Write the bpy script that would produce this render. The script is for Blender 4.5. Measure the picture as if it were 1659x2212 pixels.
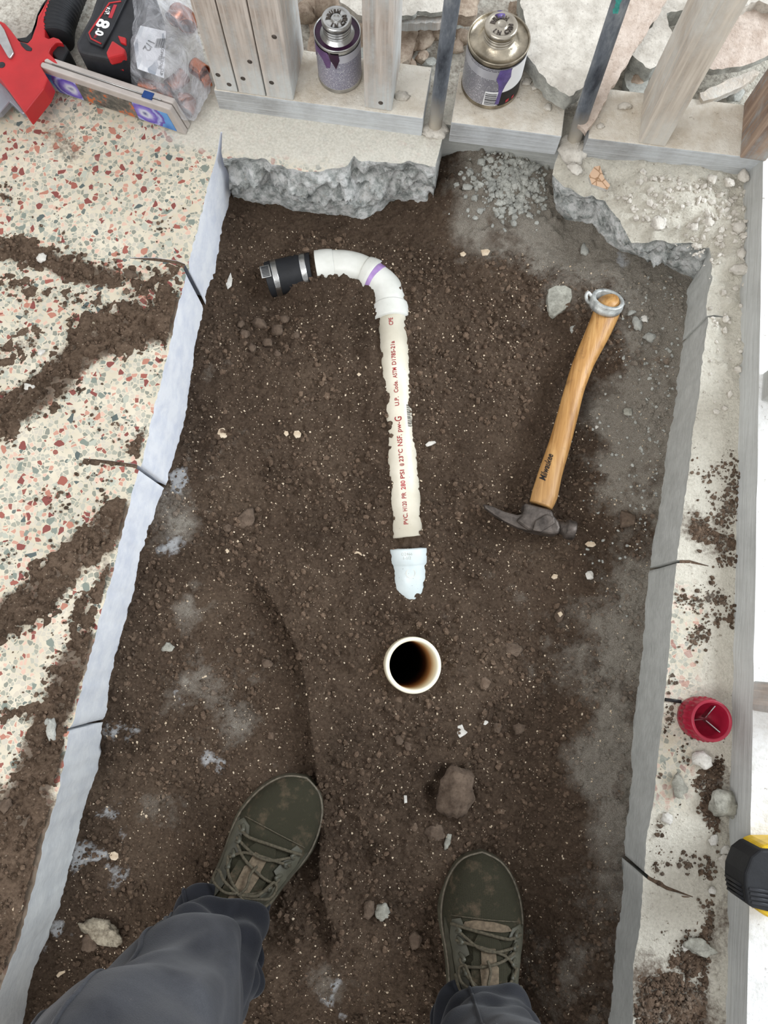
import bpy, bmesh, math, random
import numpy as np
from mathutils import Vector, Matrix
from mathutils.geometry import delaunay_2d_cdt

for o in list(bpy.data.objects): bpy.data.objects.remove(o)
S = bpy.context.scene
COL = S.collection

# ------------------------------------------------------------------ camera
F, CX, CY, H = 1575.0, 829.5, 1106.0, 1.12
nn = np.array([820-CX, -(1396-CY), -F]); nn /= np.linalg.norm(nn)
Zc = -nn
yaw = math.radians(9)
yh = np.array([math.sin(yaw), math.cos(yaw), 0.0]); Yc = yh-Zc*yh.dot(Zc); Yc /= np.linalg.norm(Yc)
Xc = np.cross(Yc, Zc)
R = np.array([Xc, Yc, Zc])            # world = R @ camera
CAM = np.array([0, 0, H])
cd = bpy.data.cameras.new('camera'); cam = bpy.data.objects.new('camera', cd); COL.objects.link(cam)
cd.sensor_fit = 'VERTICAL'; cd.sensor_height = 24.0; cd.lens = F/2212*24.0
cd.clip_start = 0.02
cam.matrix_world = Matrix([[R[0][0], R[0][1], R[0][2], 0], [R[1][0], R[1][1], R[1][2], 0], [R[2][0], R[2][1], R[2][2], H], [0, 0, 0, 1]])
S.camera = cam

# ------------------------------------------------------------------ light
S.view_settings.view_transform = 'Standard'; S.view_settings.look = 'None'
S.view_settings.gamma = 1; S.view_settings.use_curve_mapping = False
S.view_settings.exposure = 0.03
W = bpy.data.worlds.new('world'); S.world = W; W.use_nodes = True
bg = W.node_tree.nodes['Background']; bg.inputs[0].default_value = (0.97, 0.98, 1.0, 1); bg.inputs[1].default_value = 0.95
def area(name, loc, target, size, energy, col):
    ld = bpy.data.lights.new(name, 'AREA'); ld.shape = 'RECTANGLE'; ld.size, ld.size_y = size; ld.energy = energy; ld.color = col
    o = bpy.data.objects.new(name, ld); COL.objects.link(o); o.location = loc
    o.rotation_euler = (Vector(target)-Vector(loc)).to_track_quat('-Z', 'Y').to_euler(); return o
area('window_daylight', (2.6, 1.3, 2.0), (0, 0.3, 0), (1.6, 1.3), 118, (0.84, 0.92, 1.0))
area('camera_side_fill', (-1.1, -1.3, 2.7), (0, 0.5, 0), (1.8, 1.2), 42, (1.0, 0.99, 0.97))  # added fill lamp behind the camera, brightens faces turned towards it

# ------------------------------------------------------------------ projection helpers
def P(px, py, z=0.0):
    d = R @ np.array([px-CX, -(py-CY), -F]); return CAM+d*((z-H)/d[2])
def Pv(px, py, x0, y0):               # point of the vertical line (x0,y0) seen nearest to a pixel
    d = R @ np.array([px-CX, -(py-CY), -F]); t = (x0*d[0]+y0*d[1])/(d[0]**2+d[1]**2); return CAM+d*t
def Px(px, py, x0):                   # point where the ray meets the plane x = x0
    d = R @ np.array([px-CX, -(py-CY), -F]); return CAM+d*(x0/d[0])
def Py(px, py, y0):
    d = R @ np.array([px-CX, -(py-CY), -F]); return CAM+d*(y0/d[1])

# ------------------------------------------------------------------ noise
_T = {}
def _tab(seed, n=1):
    k = (seed, n)
    if k not in _T: _T[k] = np.random.RandomState(seed).rand(n, 256, 256)
    return _T[k]
def vnoise(x, y, seed=0):
    t = _tab(seed)[0]; x = np.asarray(x, float)+1000; y = np.asarray(y, float)+1000
    xi = np.floor(x).astype(int); yi = np.floor(y).astype(int); fx = x-xi; fy = y-yi
    fx = fx*fx*(3-2*fx); fy = fy*fy*(3-2*fy); a, b = xi & 255, (xi+1) & 255; c, d = yi & 255, (yi+1) & 255
    return (t[a, c]*(1-fx)+t[b, c]*fx)*(1-fy)+(t[a, d]*(1-fx)+t[b, d]*fx)*fy-0.5
def fbm(x, y, seed=0, oct=4, g=0.5):
    s = 0; a = 1
    for i in range(oct): s = s+a*vnoise(np.asarray(x)*2**i, np.asarray(y)*2**i, seed+i); a *= g
    return s
def worley(x, y, seed=0):
    t = _tab(seed, 3); x = np.asarray(x, float)+1000; y = np.asarray(y, float)+1000
    xi = np.floor(x).astype(int); yi = np.floor(y).astype(int); best = np.full(x.shape, 9.0); rad = np.zeros(x.shape)
    for i in (-1, 0, 1):
        for j in (-1, 0, 1):
            a = (xi+i) & 255; b = (yi+j) & 255
            d = (xi+i+t[0, a, b]-x)**2+(yi+j+t[1, a, b]-y)**2
            m = d < best; best = np.where(m, d, best); rad = np.where(m, t[2, a, b], rad)
    return np.sqrt(best), rad
def sstep(a, b, x): t = np.clip((x-a)/(b-a), 0, 1); return t*t*(3-2*t)

# ------------------------------------------------------------------ mesh helpers
def tag(o, label=None, cat=None, group=None, kind=None):
    if label: o['label'] = label
    if cat: o['category'] = cat
    if group: o['group'] = group
    if kind: o['kind'] = kind
    return o
def empty(name, loc=(0, 0, 0), rz=0.0, label=None, cat=None, group=None):
    o = bpy.data.objects.new(name, None); COL.objects.link(o); o.location = loc; o.rotation_euler = (0, 0, rz); o.empty_display_size = 0.02
    return tag(o, label, cat, group)
def root_loc(p):
    v = Vector((0, 0, 0))
    while p is not None: v = v+p.location; p = p.parent
    return np.array(v)
def mesh(name, V, Fc, mat, parent=None, smooth=True, local=False, fm=None, attrs=None, origin=None):
    """V in world metres (unless local); becomes ONE object"""
    V = np.asarray(V, float).reshape(-1, 3)
    off = np.zeros(3)
    if not local:
        if parent is not None: off = root_loc(parent)
        elif origin is not None: off = np.asarray(origin, float)
    me = bpy.data.meshes.new(name)
    if isinstance(Fc, np.ndarray):
        n, k = Fc.shape; me.vertices.add(len(V)); me.vertices.foreach_set('co', (V-off).ravel())
        me.loops.add(n*k); me.loops.foreach_set('vertex_index', Fc.ravel().astype(np.int32))
        me.polygons.add(n); me.polygons.foreach_set('loop_start', np.arange(0, n*k, k, dtype=np.int32))
        me.polygons.foreach_set('loop_total', np.full(n, k, dtype=np.int32))
    else:
        me.from_pydata([tuple(v) for v in (V-off)], [], [tuple(int(i) for i in f) for f in Fc])
    for m in (mat if isinstance(mat, (list, tuple)) else [mat]): me.materials.append(m)
    if fm is not None: me.polygons.foreach_set('material_index', np.asarray(fm, dtype=np.int32))
    me.polygons.foreach_set('use_smooth', np.full(len(me.polygons), bool(smooth)))
    if attrs:
        for k, a in attrs.items():
            at = me.attributes.new(k, 'FLOAT', 'POINT'); at.data.foreach_set('value', np.asarray(a, dtype=np.float32))
    me.update(calc_edges=True); me.validate()
    o = bpy.data.objects.new(name, me); COL.objects.link(o)
    if parent is not None: o.parent = parent
    elif origin is not None and not local: o.location = origin
    return o
class G:                               # geometry collector
    def __init__(s): s.v = []; s.f = []; s.m = []
    def add(s, V, Fc, m=0):
        b = len(s.v); s.v += [tuple(x) for x in V]; s.f += [tuple(i+b for i in f) for f in Fc]; s.m += [m]*len(Fc); return s
    def obj(s, name, mat, parent=None, **k): return mesh(name, s.v, s.f, mat, parent, fm=s.m, **k)
def frame(t, up=(0, 0, 1)):
    t = np.asarray(t, float); t = t/np.linalg.norm(t); u = np.asarray(up, float)
    if abs(t.dot(u)) > .95: u = np.array([1., 0, 0])
    a = np.cross(u, t); a /= np.linalg.norm(a); b = np.cross(t, a); return a, b, t
def tube(pts, r, n=16, ry=None, caps=True, up=(0, 0, 1)):
    """swept tube; r (and ry) scalars or lists; a = sideways radius, b = radius along 'up'"""
    pts = [np.asarray(p, float) for p in pts]; N = len(pts)
    r = [r]*N if np.isscalar(r) else list(r); ry = r if ry is None else ([ry]*N if np.isscalar(ry) else list(ry))
    V = []
    for i, p in enumerate(pts):
        t = pts[min(i+1, N-1)]-pts[max(i-1, 0)]; a, b, _ = frame(t, up)
        for k in range(n):
            w = 2*math.pi*k/n; V.append(p+a*r[i]*math.cos(w)+b*ry[i]*math.sin(w))
    Fc = [(i*n+k, i*n+(k+1) % n, (i+1)*n+(k+1) % n, (i+1)*n+k) for i in range(N-1) for k in range(n)]
    if caps: Fc += [tuple(range(n-1, -1, -1)), tuple((N-1)*n+k for k in range(n))]
    return V, Fc
def smooth_path(pts, n=8):
    pts = [np.asarray(p, float) for p in pts]; out = []
    for i in range(len(pts)-1):
        p0 = pts[max(i-1, 0)]; p1 = pts[i]; p2 = pts[i+1]; p3 = pts[min(i+2, len(pts)-1)]
        for k in range(n):
            t = k/n; out.append(0.5*((2*p1)+(-p0+p2)*t+(2*p0-5*p1+4*p2-p3)*t*t+(-p0+3*p1-3*p2+p3)*t**3))
    out.append(pts[-1]); return out
def lathe(prof, c, n=40, axis=(0, 0, 1)):
    """prof: (r, h) list; c base; closed at r = 0 ends"""
    a, b, t = frame(axis, (0, 1, 0)); c = np.asarray(c, float); V = []
    for r, h in prof:
        for k in range(n):
            w = 2*math.pi*k/n; V.append(c+t*h+a*r*math.cos(w)+b*r*math.sin(w))
    N = len(prof); Fc = [(i*n+k, i*n+(k+1) % n, (i+1)*n+(k+1) % n, (i+1)*n+k) for i in range(N-1) for k in range(n)]
    return V, Fc
def bevel_obj(o, w=0.002, seg=2, ang=30):
    m = o.modifiers.new('bevel', 'BEVEL'); m.width = w; m.segments = seg; m.limit_method = 'ANGLE'; m.angle_limit = math.radians(ang); return o
def box(c, sx, sy, sz, rz=0):          # c = centre of the bottom
    V = []; ca, sa = math.cos(rz), math.sin(rz)
    for z in (0, sz):
        for x, y in ((-.5, -.5), (.5, -.5), (.5, .5), (-.5, .5)):
            X, Y = x*sx, y*sy; V.append((c[0]+X*ca-Y*sa, c[1]+X*sa+Y*ca, c[2]+z))
    return V, [(3, 2, 1, 0), (4, 5, 6, 7), (0, 1, 5, 4), (1, 2, 6, 5), (2, 3, 7, 6), (3, 0, 4, 7)]
def prism(pts, z0, z1, taper=0.0):     # pts: world xy, any winding
    pts = np.asarray([p[:2] for p in pts], float)
    A = 0.5*sum(pts[i-1][0]*pts[i][1]-pts[i][0]*pts[i-1][1] for i in range(len(pts)))
    if A < 0: pts = pts[::-1]
    n = len(pts); c = pts.mean(0)
    z0 = [z0]*n if np.isscalar(z0) else z0
    V = [(p[0], p[1], z) for p, z in zip(pts, z0)]+[(*(c+(p-c)*(1-taper)), z1) for p in pts]
    Fc = [tuple(range(n-1, -1, -1)), tuple(range(n, 2*n))]+[(i, (i+1) % n, n+(i+1) % n, n+i) for i in range(n)]
    return V, Fc
def hull_rock(c, size, seed, rz=0.0, n=22, flat=1.0):
    rs = np.random.RandomState(seed); p = rs.normal(size=(n, 3)); p /= np.linalg.norm(p, axis=1)[:, None]
    p *= rs.uniform(.82, 1.0, (n, 1)); p *= np.array(size)/2; ca, sa = math.cos(rz), math.sin(rz)
    p = p @ np.array([[ca, sa, 0], [-sa, ca, 0], [0, 0, 1]])+np.asarray(c)
    bm = bmesh.new(); [bm.verts.new(q) for q in p]
    r = bmesh.ops.convex_hull(bm, input=bm.verts); bmesh.ops.delete(bm, geom=[g for g in r['geom_interior'] if isinstance(g, bmesh.types.BMVert)], context='VERTS')
    bmesh.ops.triangulate(bm, faces=bm.faces)
    bmesh.ops.subdivide_edges(bm, edges=bm.edges, cuts=2, use_grid_fill=True, smooth=0.16)
    bm.verts.index_update(); bm.verts.ensure_lookup_table()
    V = np.array([v.co[:] for v in bm.verts]); Fc = [[v.index for v in f.verts] for f in bm.faces]; bm.free()
    m = min(size); q = V/m
    V = V+(V-np.asarray(c))*(0.30*fbm(q[:, 0]*3+q[:, 2], q[:, 1]*3-q[:, 2], seed, 4, .6))[:, None]*1.2
    return V, Fc
def cdt(outline, spacing, density=None, seed=1):
    """triangulated polygon; returns 2-D points and triangles"""
    o = np.asarray(outline, float); lo = o.min(0); hi = o.max(0)
    rs = np.random.RandomState(seed)
    gx, gy = np.meshgrid(np.arange(lo[0], hi[0], spacing), np.arange(lo[1], hi[1], spacing)); g = np.stack([gx.ravel(), gy.ravel()], 1)
    g += rs.uniform(-.28, .28, g.shape)*spacing
    if density is not None: g = g[density(g)]
    x, y = g[:, 0], g[:, 1]; ins = np.zeros(len(g), bool); dmin = np.full(len(g), 9.0)
    for i in range(len(o)):
        a = o[i-1]; b = o[i]; m = ((a[1] > y) != (b[1] > y))
        with np.errstate(divide='ignore', invalid='ignore'): ins ^= m & (x < (b[0]-a[0])*(y-a[1])/(b[1]-a[1])+a[0])
        ab = b-a; L = ab.dot(ab)+1e-12; t = np.clip(((x-a[0])*ab[0]+(y-a[1])*ab[1])/L, 0, 1)
        dmin = np.minimum(dmin, np.hypot(x-a[0]-t*ab[0], y-a[1]-t*ab[1]))
    g = g[ins & (dmin > spacing*.35)]
    vs = [Vector(p) for p in o]+[Vector(p) for p in g]
    r = delaunay_2d_cdt(vs, [], [list(range(len(o)))], 1, 1e-6)
    return np.array([v[:] for v in r[0]]), [tuple(f) for f in r[2]]
def resample(pts, step, jitter=0.0, seed=3):
    rs = np.random.RandomState(seed); out = []
    for i in range(len(pts)-1):
        a = np.asarray(pts[i], float); b = np.asarray(pts[i+1], float); L = np.linalg.norm((b-a)[:2]); n = max(1, int(round(L/step)))
        nrm = np.array([-(b-a)[1], (b-a)[0]])/(L+1e-9)
        for k in range(n):
            p = a+(b-a)*k/n
            if jitter and k: p = p.copy(); p[:2] += nrm*rs.uniform(-1, 1)*jitter
            out.append(p)
    out.append(np.asarray(pts[-1], float)); return out
def text_geo(s, size, shear=0.0, extrude=0.0, bold=0.0, align='LEFT'):
    cu = bpy.data.curves.new('t', 'FONT'); cu.body = s; cu.size = size; cu.shear = shear; cu.extrude = extrude; cu.offset = bold; cu.align_x = align; cu.resolution_u = 3
    o = bpy.data.objects.new('t', cu); COL.objects.link(o); dg = bpy.context.evaluated_depsgraph_get(); dg.update()
    me = bpy.data.meshes.new_from_object(o.evaluated_get(dg))
    V = np.array([v.co[:] for v in me.vertices]).reshape(-1, 3); Fc = [tuple(p.vertices) for p in me.polygons]
    bpy.data.objects.remove(o); bpy.data.curves.remove(cu); bpy.data.meshes.remove(me); return V, Fc

# ------------------------------------------------------------------ materials
class M:
    def __init__(s, name):
        s.m = bpy.data.materials.new(name); s.m.use_nodes = True; s.t = s.m.node_tree; s.b = s.t.nodes['Principled BSDF']; s.out = s.t.nodes['Material Output']
    def n(s, typ, **k):
        x = s.t.nodes.new(typ)
        for a, v in k.items(): setattr(x, a, v)
        return x
    def l(s, a, b): s.t.links.new(a, b)
    def inp(s, node, i, v):
        if hasattr(v, 'node') or isinstance(v, bpy.types.NodeSocket): s.l(v, node.inputs[i])
        else: node.inputs[i].default_value = v
    def co(s, kind='Object', scale=(1, 1, 1)):
        c = s.n('ShaderNodeTexCoord'); mp = s.n('ShaderNodeMapping'); mp.inputs['Scale'].default_value = scale; s.l(c.outputs[kind], mp.inputs[0]); return mp.outputs[0]
    def noise(s, sc, v=None, det=4, rough=.55, dist=0.0):
        x = s.n('ShaderNodeTexNoise'); x.inputs['Scale'].default_value = sc; x.inputs['Detail'].default_value = det; x.inputs['Roughness'].default_value = rough; x.inputs['Distortion'].default_value = dist
        if v is not None: s.l(v, x.inputs['Vector'])
        return x.outputs[0]
    def vor(s, sc, v=None, feature='F1', rnd=1.0):
        x = s.n('ShaderNodeTexVoronoi', feature=feature); x.inputs['Scale'].default_value = sc; x.inputs['Randomness'].default_value = rnd
        if v is not None: s.l(v, x.inputs['Vector'])
        return x
    def ramp(s, v, stops, interp='LINEAR'):
        x = s.n('ShaderNodeValToRGB'); r = x.color_ramp; r.interpolation = interp
        while len(r.elements) < len(stops): r.elements.new(0.5)
        for e, (p, c) in zip(r.elements, stops):
            e.position = p; e.color = c if len(c) == 4 else (*c, 1)
        s.l(v, x.inputs[0]); return x.outputs[0]
    def mr(s, v, a, b, c=0.0, d=1.0):
        x = s.n('ShaderNodeMapRange'); s.inp(x, 0, v)
        for i, q in zip((1, 2, 3, 4), (a, b, c, d)): x.inputs[i].default_value = q
        return x.outputs[0]
    def math(s, op, a, b=0.0):
        x = s.n('ShaderNodeMath', operation=op); s.inp(x, 0, a); s.inp(x, 1, b); return x.outputs[0]
    def mix(s, f, a, b, blend='MIX'):
        x = s.n('ShaderNodeMix', data_type='RGBA', blend_type=blend); s.inp(x, 0, f)
        s.inp(x, 6, a if not isinstance(a, tuple) else (*a[:3], 1)); s.inp(x, 7, b if not isinstance(b, tuple) else (*b[:3], 1)); return x.outputs[2]
    def attr(s, name): x = s.n('ShaderNodeAttribute', attribute_name=name); return x.outputs['Fac']
    def island(s): return s.n('ShaderNodeNewGeometry').outputs['Random Per Island']
    def bump(s, h, dist=.001, strength=1.0):
        x = s.n('ShaderNodeBump'); x.inputs['Distance'].default_value = dist; x.inputs['Strength'].default_value = strength; s.l(h, x.inputs['Height']); s.l(x.outputs[0], s.b.inputs['Normal']); return x
    def base(s, c):
        if isinstance(c, tuple): s.b.inputs['Base Color'].default_value = (*c[:3], 1)
        else: s.l(c, s.b.inputs['Base Color'])
    def set(s, rough=.7, metal=0.0, spec=.3):
        s.b.inputs['Roughness'].default_value = rough; s.b.inputs['Metallic'].default_value = metal; s.b.inputs['Specular IOR Level'].default_value = spec; return s
def srgb(r, g, b): return tuple(((c/255/12.92) if c/255 <= .04045 else ((c/255+.055)/1.055)**2.4) for c in (r, g, b))
def flat(name, c, rough=.6, metal=0.0, spec=.3, var=.12, sc=60, bump=.0003):
    m = M(name); m.set(rough, metal, spec); n = m.noise(sc, m.co()); d = tuple(x*(1-var*2) for x in c); e = tuple(min(1, x*(1+var)) for x in c)
    m.base(m.ramp(n, [(.3, d), (.7, e)]))
    if bump: m.bump(m.noise(sc*4, m.co()), bump)
    return m.m

def soil_material():
    m = M('soil'); m.set(.95, 0, .12); v = m.co()
    a = m.noise(9, v, 5); b = m.noise(220, v, 6, .7); c = m.noise(900, v, 3, .7)
    col = m.ramp(a, [(.3, srgb(98, 79, 64)), (.5, srgb(128, 105, 87)), (.7, srgb(154, 130, 109))])
    col = m.mix(m.mr(b, .3, .7), m.mix(.55, col, srgb(52, 40, 32)), m.mix(.35, col, srgb(176, 154, 132)))
    isl = m.mr(m.island(), 0, 1, .6, 1.5)
    hs = m.n('ShaderNodeHueSaturation'); m.l(col, hs.inputs['Color']); m.l(isl, hs.inputs['Value']); col = hs.outputs[0]
    sp = m.vor(310, v); w = m.n('ShaderNodeSeparateColor'); m.l(sp.outputs['Color'], w.inputs[0])
    fl = m.math('MULTIPLY', m.math('GREATER_THAN', w.outputs[0], .93), m.math('LESS_THAN', sp.outputs['Distance'], .30))
    col = m.mix(fl, col, srgb(192, 172, 150))
    d = m.attr('dust'); dn = m.math('ADD', m.math('MULTIPLY', d, 1.1), m.math('MULTIPLY', m.math('SUBTRACT', m.noise(24, v, 8, .78), .62), 2.2))
    col = m.mix(m.mr(dn, .0, .8, 0, .8), col, m.mix(m.mr(c, .35, .65), srgb(154, 144, 130), srgb(222, 214, 200)))
    wn = m.attr('white'); wv = m.math('ADD', m.math('MULTIPLY', wn, 1.3), m.math('MULTIPLY', m.math('SUBTRACT', m.noise(32, v, 8, .8), .70), 2.6))
    col = m.mix(m.mr(wv, .0, .6, 0, .9), col, srgb(222, 222, 222))
    m.base(col)
    hgt = m.math('ADD', m.math('MULTIPLY', b, 1.0), m.math('MULTIPLY', c, .5))
    m.bump(hgt, .009, 1.0); return m.m

def terrazzo_nodes(m, v):
    dv = m.n('ShaderNodeVectorMath', operation='ADD'); m.l(v, dv.inputs[0])
    nz = m.n('ShaderNodeTexNoise'); nz.inputs['Scale'].default_value = 55; m.l(v, nz.inputs['Vector'])
    sc = m.n('ShaderNodeVectorMath', operation='SCALE'); m.l(nz.outputs['Color'], sc.inputs[0]); sc.inputs['Scale'].default_value = .006; m.l(sc.outputs[0], dv.inputs[1]); v = dv.outputs[0]
    cream = m.ramp(m.noise(14, v), [(.35, srgb(192, 182, 160)), (.65, srgb(210, 201, 181))])
    def layer(scale, edge, keep, stops):
        e = m.vor(scale, v, 'DISTANCE_TO_EDGE'); f = m.vor(scale, v); w = m.n('ShaderNodeSeparateColor'); m.l(f.outputs['Color'], w.inputs[0])
        k = m.math('MULTIPLY', m.math('GREATER_THAN', m.math('SUBTRACT', e.outputs[0], m.math('MULTIPLY', w.outputs[2], edge)), edge), m.math('GREATER_THAN', w.outputs[1], keep))
        return k, m.ramp(w.outputs[0], stops, 'CONSTANT')
    k1, c1 = layer(165, .05, .16, [(0, srgb(172, 170, 156)), (.22, srgb(190, 183, 168)), (.40, srgb(154, 154, 140)), (.56, srgb(196, 187, 170)), (.68, srgb(132, 134, 122)), (.80, srgb(206, 174, 156)), (.87, srgb(188, 142, 124)), (.93, srgb(142, 86, 76)), (.97, srgb(104, 112, 106))])
    k2, c2 = layer(100, .08, .78, [(0, srgb(128, 70, 64)), (.26, srgb(172, 118, 100)), (.42, srgb(124, 132, 122)), (.62, srgb(150, 88, 76)), (.74, srgb(174, 176, 162)), (.93, srgb(84, 94, 92))])
    col = m.mix(k1, cream, c1); return m.mix(k2, col, c2)

def floor_material():
    m = M('terrazzo'); m.set(.6, 0, .3); v = m.co()
    col = terrazzo_nodes(m, v)
    fine = m.noise(260, v, 5, .7); med = m.noise(30, v, 6, .65)
    du = m.math('ADD', m.attr('dust'), m.math('MULTIPLY', m.math('SUBTRACT', med, .5), 1.1))
    col = m.mix(m.mr(du, .25, .8, 0, .93), col, m.mix(m.mr(fine, .35, .65), srgb(186, 182, 170), srgb(212, 208, 197)))
    mo = m.attr('mortar'); mv = m.math('ADD', m.math('MULTIPLY', mo, 1.3), m.math('SUBTRACT', med, .65))
    mort = m.mix(m.mr(fine, .3, .7), srgb(198, 192, 177), srgb(226, 220, 205))
    mort = m.mix(m.mr(m.noise(110, v, 6, .85), .57, .66), mort, srgb(150, 140, 124))
    col = m.mix(m.mr(mv, .15, .7), col, mort)
    so = m.attr('stain'); sv = m.math('ADD', m.math('MULTIPLY', so, 1.2), m.math('SUBTRACT', m.noise(120, v, 6, .75), .85))
    col = m.mix(m.mr(sv, .0, .3, 0, .92), col, srgb(96, 80, 66))
    m.base(col); m.bump(m.math('ADD', m.math('MULTIPLY', fine, m.mr(mo, 0, 1, .12, 3.0)), 0.0), .003, .7); return m.m

def cut_concrete():
    m = M('cut_concrete'); m.set(.85, 0, .25); v = m.co(); vs = m.co(scale=(1, 14, 60)); rn = m.attr('rough')
    n = m.noise(28, v, 6, .65); st = m.noise(6, vs, 4)
    smooth = m.ramp(m.math('ADD', m.math('MULTIPLY', n, .5), m.math('MULTIPLY', st, .5)), [(.35, srgb(172, 173, 168)), (.65, srgb(202, 203, 198))])
    wh = m.ramp(n, [(.35, srgb(226, 230, 240)), (.6, srgb(246, 248, 252))])
    col = m.mix(m.attr('white'), smooth, wh)  # whiter left face: pale smear plus the daylight on it, mixed into the colour
    agg = m.vor(95, v); ro = m.ramp(m.noise(60, v, 8, .7), [(.36, srgb(150, 154, 151)), (.47, srgb(206, 209, 205)), (.56, srgb(248, 248, 245))])
    ro = m.mix(m.math('MULTIPLY', m.math('LESS_THAN', agg.outputs['Distance'], .16), .5), ro, srgb(206, 200, 188))
    col = m.mix(rn, col, ro); m.base(col)
    h = m.math('ADD', m.math('MULTIPLY', m.noise(120, v, 7, .75), m.mr(rn, 0, 1, .25, 3.5)), m.math('MULTIPLY', st, .1)); m.bump(h, .004, .8); return m.m

def wood_material(name, dark, light, dust=.5, axis=2, dustcol=(176, 180, 178)):
    m = M(name); m.set(.85, 0, .2)
    s = [26, 26, 26]; s[axis] = 1.6; v = m.co(scale=tuple(s)); g = m.noise(2.2, v, 6, .6, 1.2); s2 = [160, 160, 160]; s2[axis] = 5; g2 = m.noise(1.5, m.co(scale=tuple(s2)), 3)
    w = m.math('ADD', m.math('MULTIPLY', g, .65), m.math('MULTIPLY', g2, .35))
    col = m.ramp(w, [(.38, dark), (.5, tuple((a+b)/2 for a, b in zip(dark, light))), (.62, light)])
    dn = m.noise(9, m.co(), 6, .7); col = m.mix(m.mr(m.math('ADD', dn, m.math('MULTIPLY', m.math('SUBTRACT', w, .5), -.9)), .62-.4*dust, .85-.3*dust, 0, .9), col, srgb(*dustcol))
    m.base(col); m.bump(w, .003, 1.0); return m.m

def rock_material(name, a, b, sc=60, bumpd=.0025):
    m = M(name); m.set(.9, 0, .2); v = m.co('Object'); n = m.noise(sc, v, 7, .7)
    col = m.ramp(n, [(.32, a), (.62, b)]); col = m.mix(m.mr(m.noise(sc*5, v, 3), .55, .75, 0, .5), col, tuple(x*.55 for x in a)); m.base(col); m.bump(m.noise(sc*3, v, 6, .7), bumpd, .8); return m.m

def pvc_material(name, a, b, rough=.35):
    m = M(name); m.set(rough, 0, .45); v = m.co(); n = m.noise(25, v, 5)
    col = m.ramp(n, [(.35, a), (.65, b)])
    dirt = m.math('MULTIPLY', m.mr(m.noise(330, v, 4, .7), .66, .70), m.mr(m.noise(22, v, 3), .52, .66))
    col = m.mix(dirt, col, srgb(80, 64, 52)); m.base(col); m.bump(n, .0004); return m.m

MAT = {}
MAT['soil'] = soil_material(); MAT['floor'] = floor_material(); MAT['cut'] = cut_concrete()
MAT['wood_grey'] = wood_material('weathered_wood', srgb(132, 114, 100), srgb(204, 194, 184), .7, dustcol=(206, 210, 208))
MAT['wood_brown'] = wood_material('brown_wood', srgb(112, 90, 78), srgb(168, 146, 128), .35)
MAT['wood_pale'] = wood_material('pale_wood', srgb(158, 144, 130), srgb(214, 204, 190), .6, dustcol=(216, 214, 206))
MAT['plate'] = wood_material('dusty_plate_wood', srgb(128, 126, 124), srgb(198, 200, 200), .6, axis=0, dustcol=(204, 208, 210))
MAT['plate_y'] = wood_material('dusty_side_plate_wood', srgb(150, 150, 146), srgb(182, 182, 178), .9, axis=1, dustcol=(190, 191, 187))
MAT['plaster'] = rock_material('plaster', srgb(180, 173, 162), srgb(214, 208, 197), 45)
MAT['plaster_pink'] = rock_material('pinkish_plaster', srgb(182, 163, 148), srgb(212, 197, 184), 55)
MAT['concrete_chunk'] = rock_material('concrete_chunk', srgb(138, 138, 132), srgb(186, 186, 178), 50)
MAT['stone_grey'] = rock_material('grey_stone', srgb(120, 118, 108), srgb(176, 174, 162), 70)
MAT['stone_brown'] = rock_material('brown_stone', srgb(86, 70, 58), srgb(126, 108, 92), 70)
MAT['stone_white'] = rock_material('white_stone', srgb(190, 186, 176), srgb(230, 226, 218), 60)
MAT['shell'] = rock_material('shell', srgb(176, 154, 128), srgb(214, 198, 174), 90, .001)
MAT['dirt_chunk'] = rock_material('dirt_chunk', srgb(132, 112, 96), srgb(188, 172, 154), 50)
MAT['black'] = flat('black_plastic', srgb(38, 39, 43), .5, spec=.4, var=.15)
MAT['black_rubber'] = flat('black_rubber', srgb(30, 31, 34), .6, spec=.35)
MAT['red'] = flat('red_plastic', srgb(182, 34, 38), .42, spec=.45, var=.08, sc=25)
MAT['dark_red'] = flat('crimson_plastic', srgb(158, 26, 52), .35, spec=.5, var=.1)
MAT['steel'] = flat('steel', srgb(190, 190, 188), .28, 1.0, var=.12)
MAT['zinc'] = flat('zinc_casting', srgb(196, 198, 194), .5, .45, var=.25, sc=90)
MAT['dull_steel'] = flat('dark_dull_steel', srgb(98, 90, 84), .5, .65, var=.3, sc=70, bump=.0006)
MAT['silver'] = flat('silver_grey_plastic', srgb(186, 178, 172), .45, .2, var=.05)
MAT['grey_plate'] = flat('grey_painted_steel', srgb(150, 154, 162), .4, .5, var=.06)
MAT['copper'] = flat('bright_copper', srgb(206, 128, 96), .3, 1.0, var=.15)
MAT['white_print'] = flat('white_print', srgb(240, 240, 240), .5, bump=0, var=0)
MAT['red_print'] = flat('red_print', srgb(176, 50, 60), .5, bump=0, var=.05)
MAT['black_print'] = flat('black_print', srgb(30, 28, 28), .5, bump=0, var=.05)
MAT['dark_red_print'] = flat('faded_red_print', srgb(150, 40, 44), .5, bump=0, var=.05)
MAT['yellow'] = flat('yellow_plastic', srgb(226, 186, 44), .4, bump=0)
MAT['purple'] = flat('purple_primer', srgb(172, 140, 196), .35, bump=0, var=.15)
MAT['purple_dark'] = flat('dark_purple_primer', srgb(52, 18, 50), .3, spec=.35, bump=0, var=.25, sc=90)
MAT['purple_wet'] = flat('wet_purple_primer', srgb(104, 88, 150), .3, spec=.5, bump=0, var=.2, sc=90)
MAT['pvc_cream'] = pvc_material('cream_pvc', srgb(212, 204, 184), srgb(226, 219, 201))
MAT['pvc_white'] = pvc_material('white_pvc', srgb(208, 208, 199), srgb(224, 224, 217))
MAT['pvc_cool'] = pvc_material('cool_white_pvc', srgb(200, 211, 211), srgb(216, 225, 225))

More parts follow.
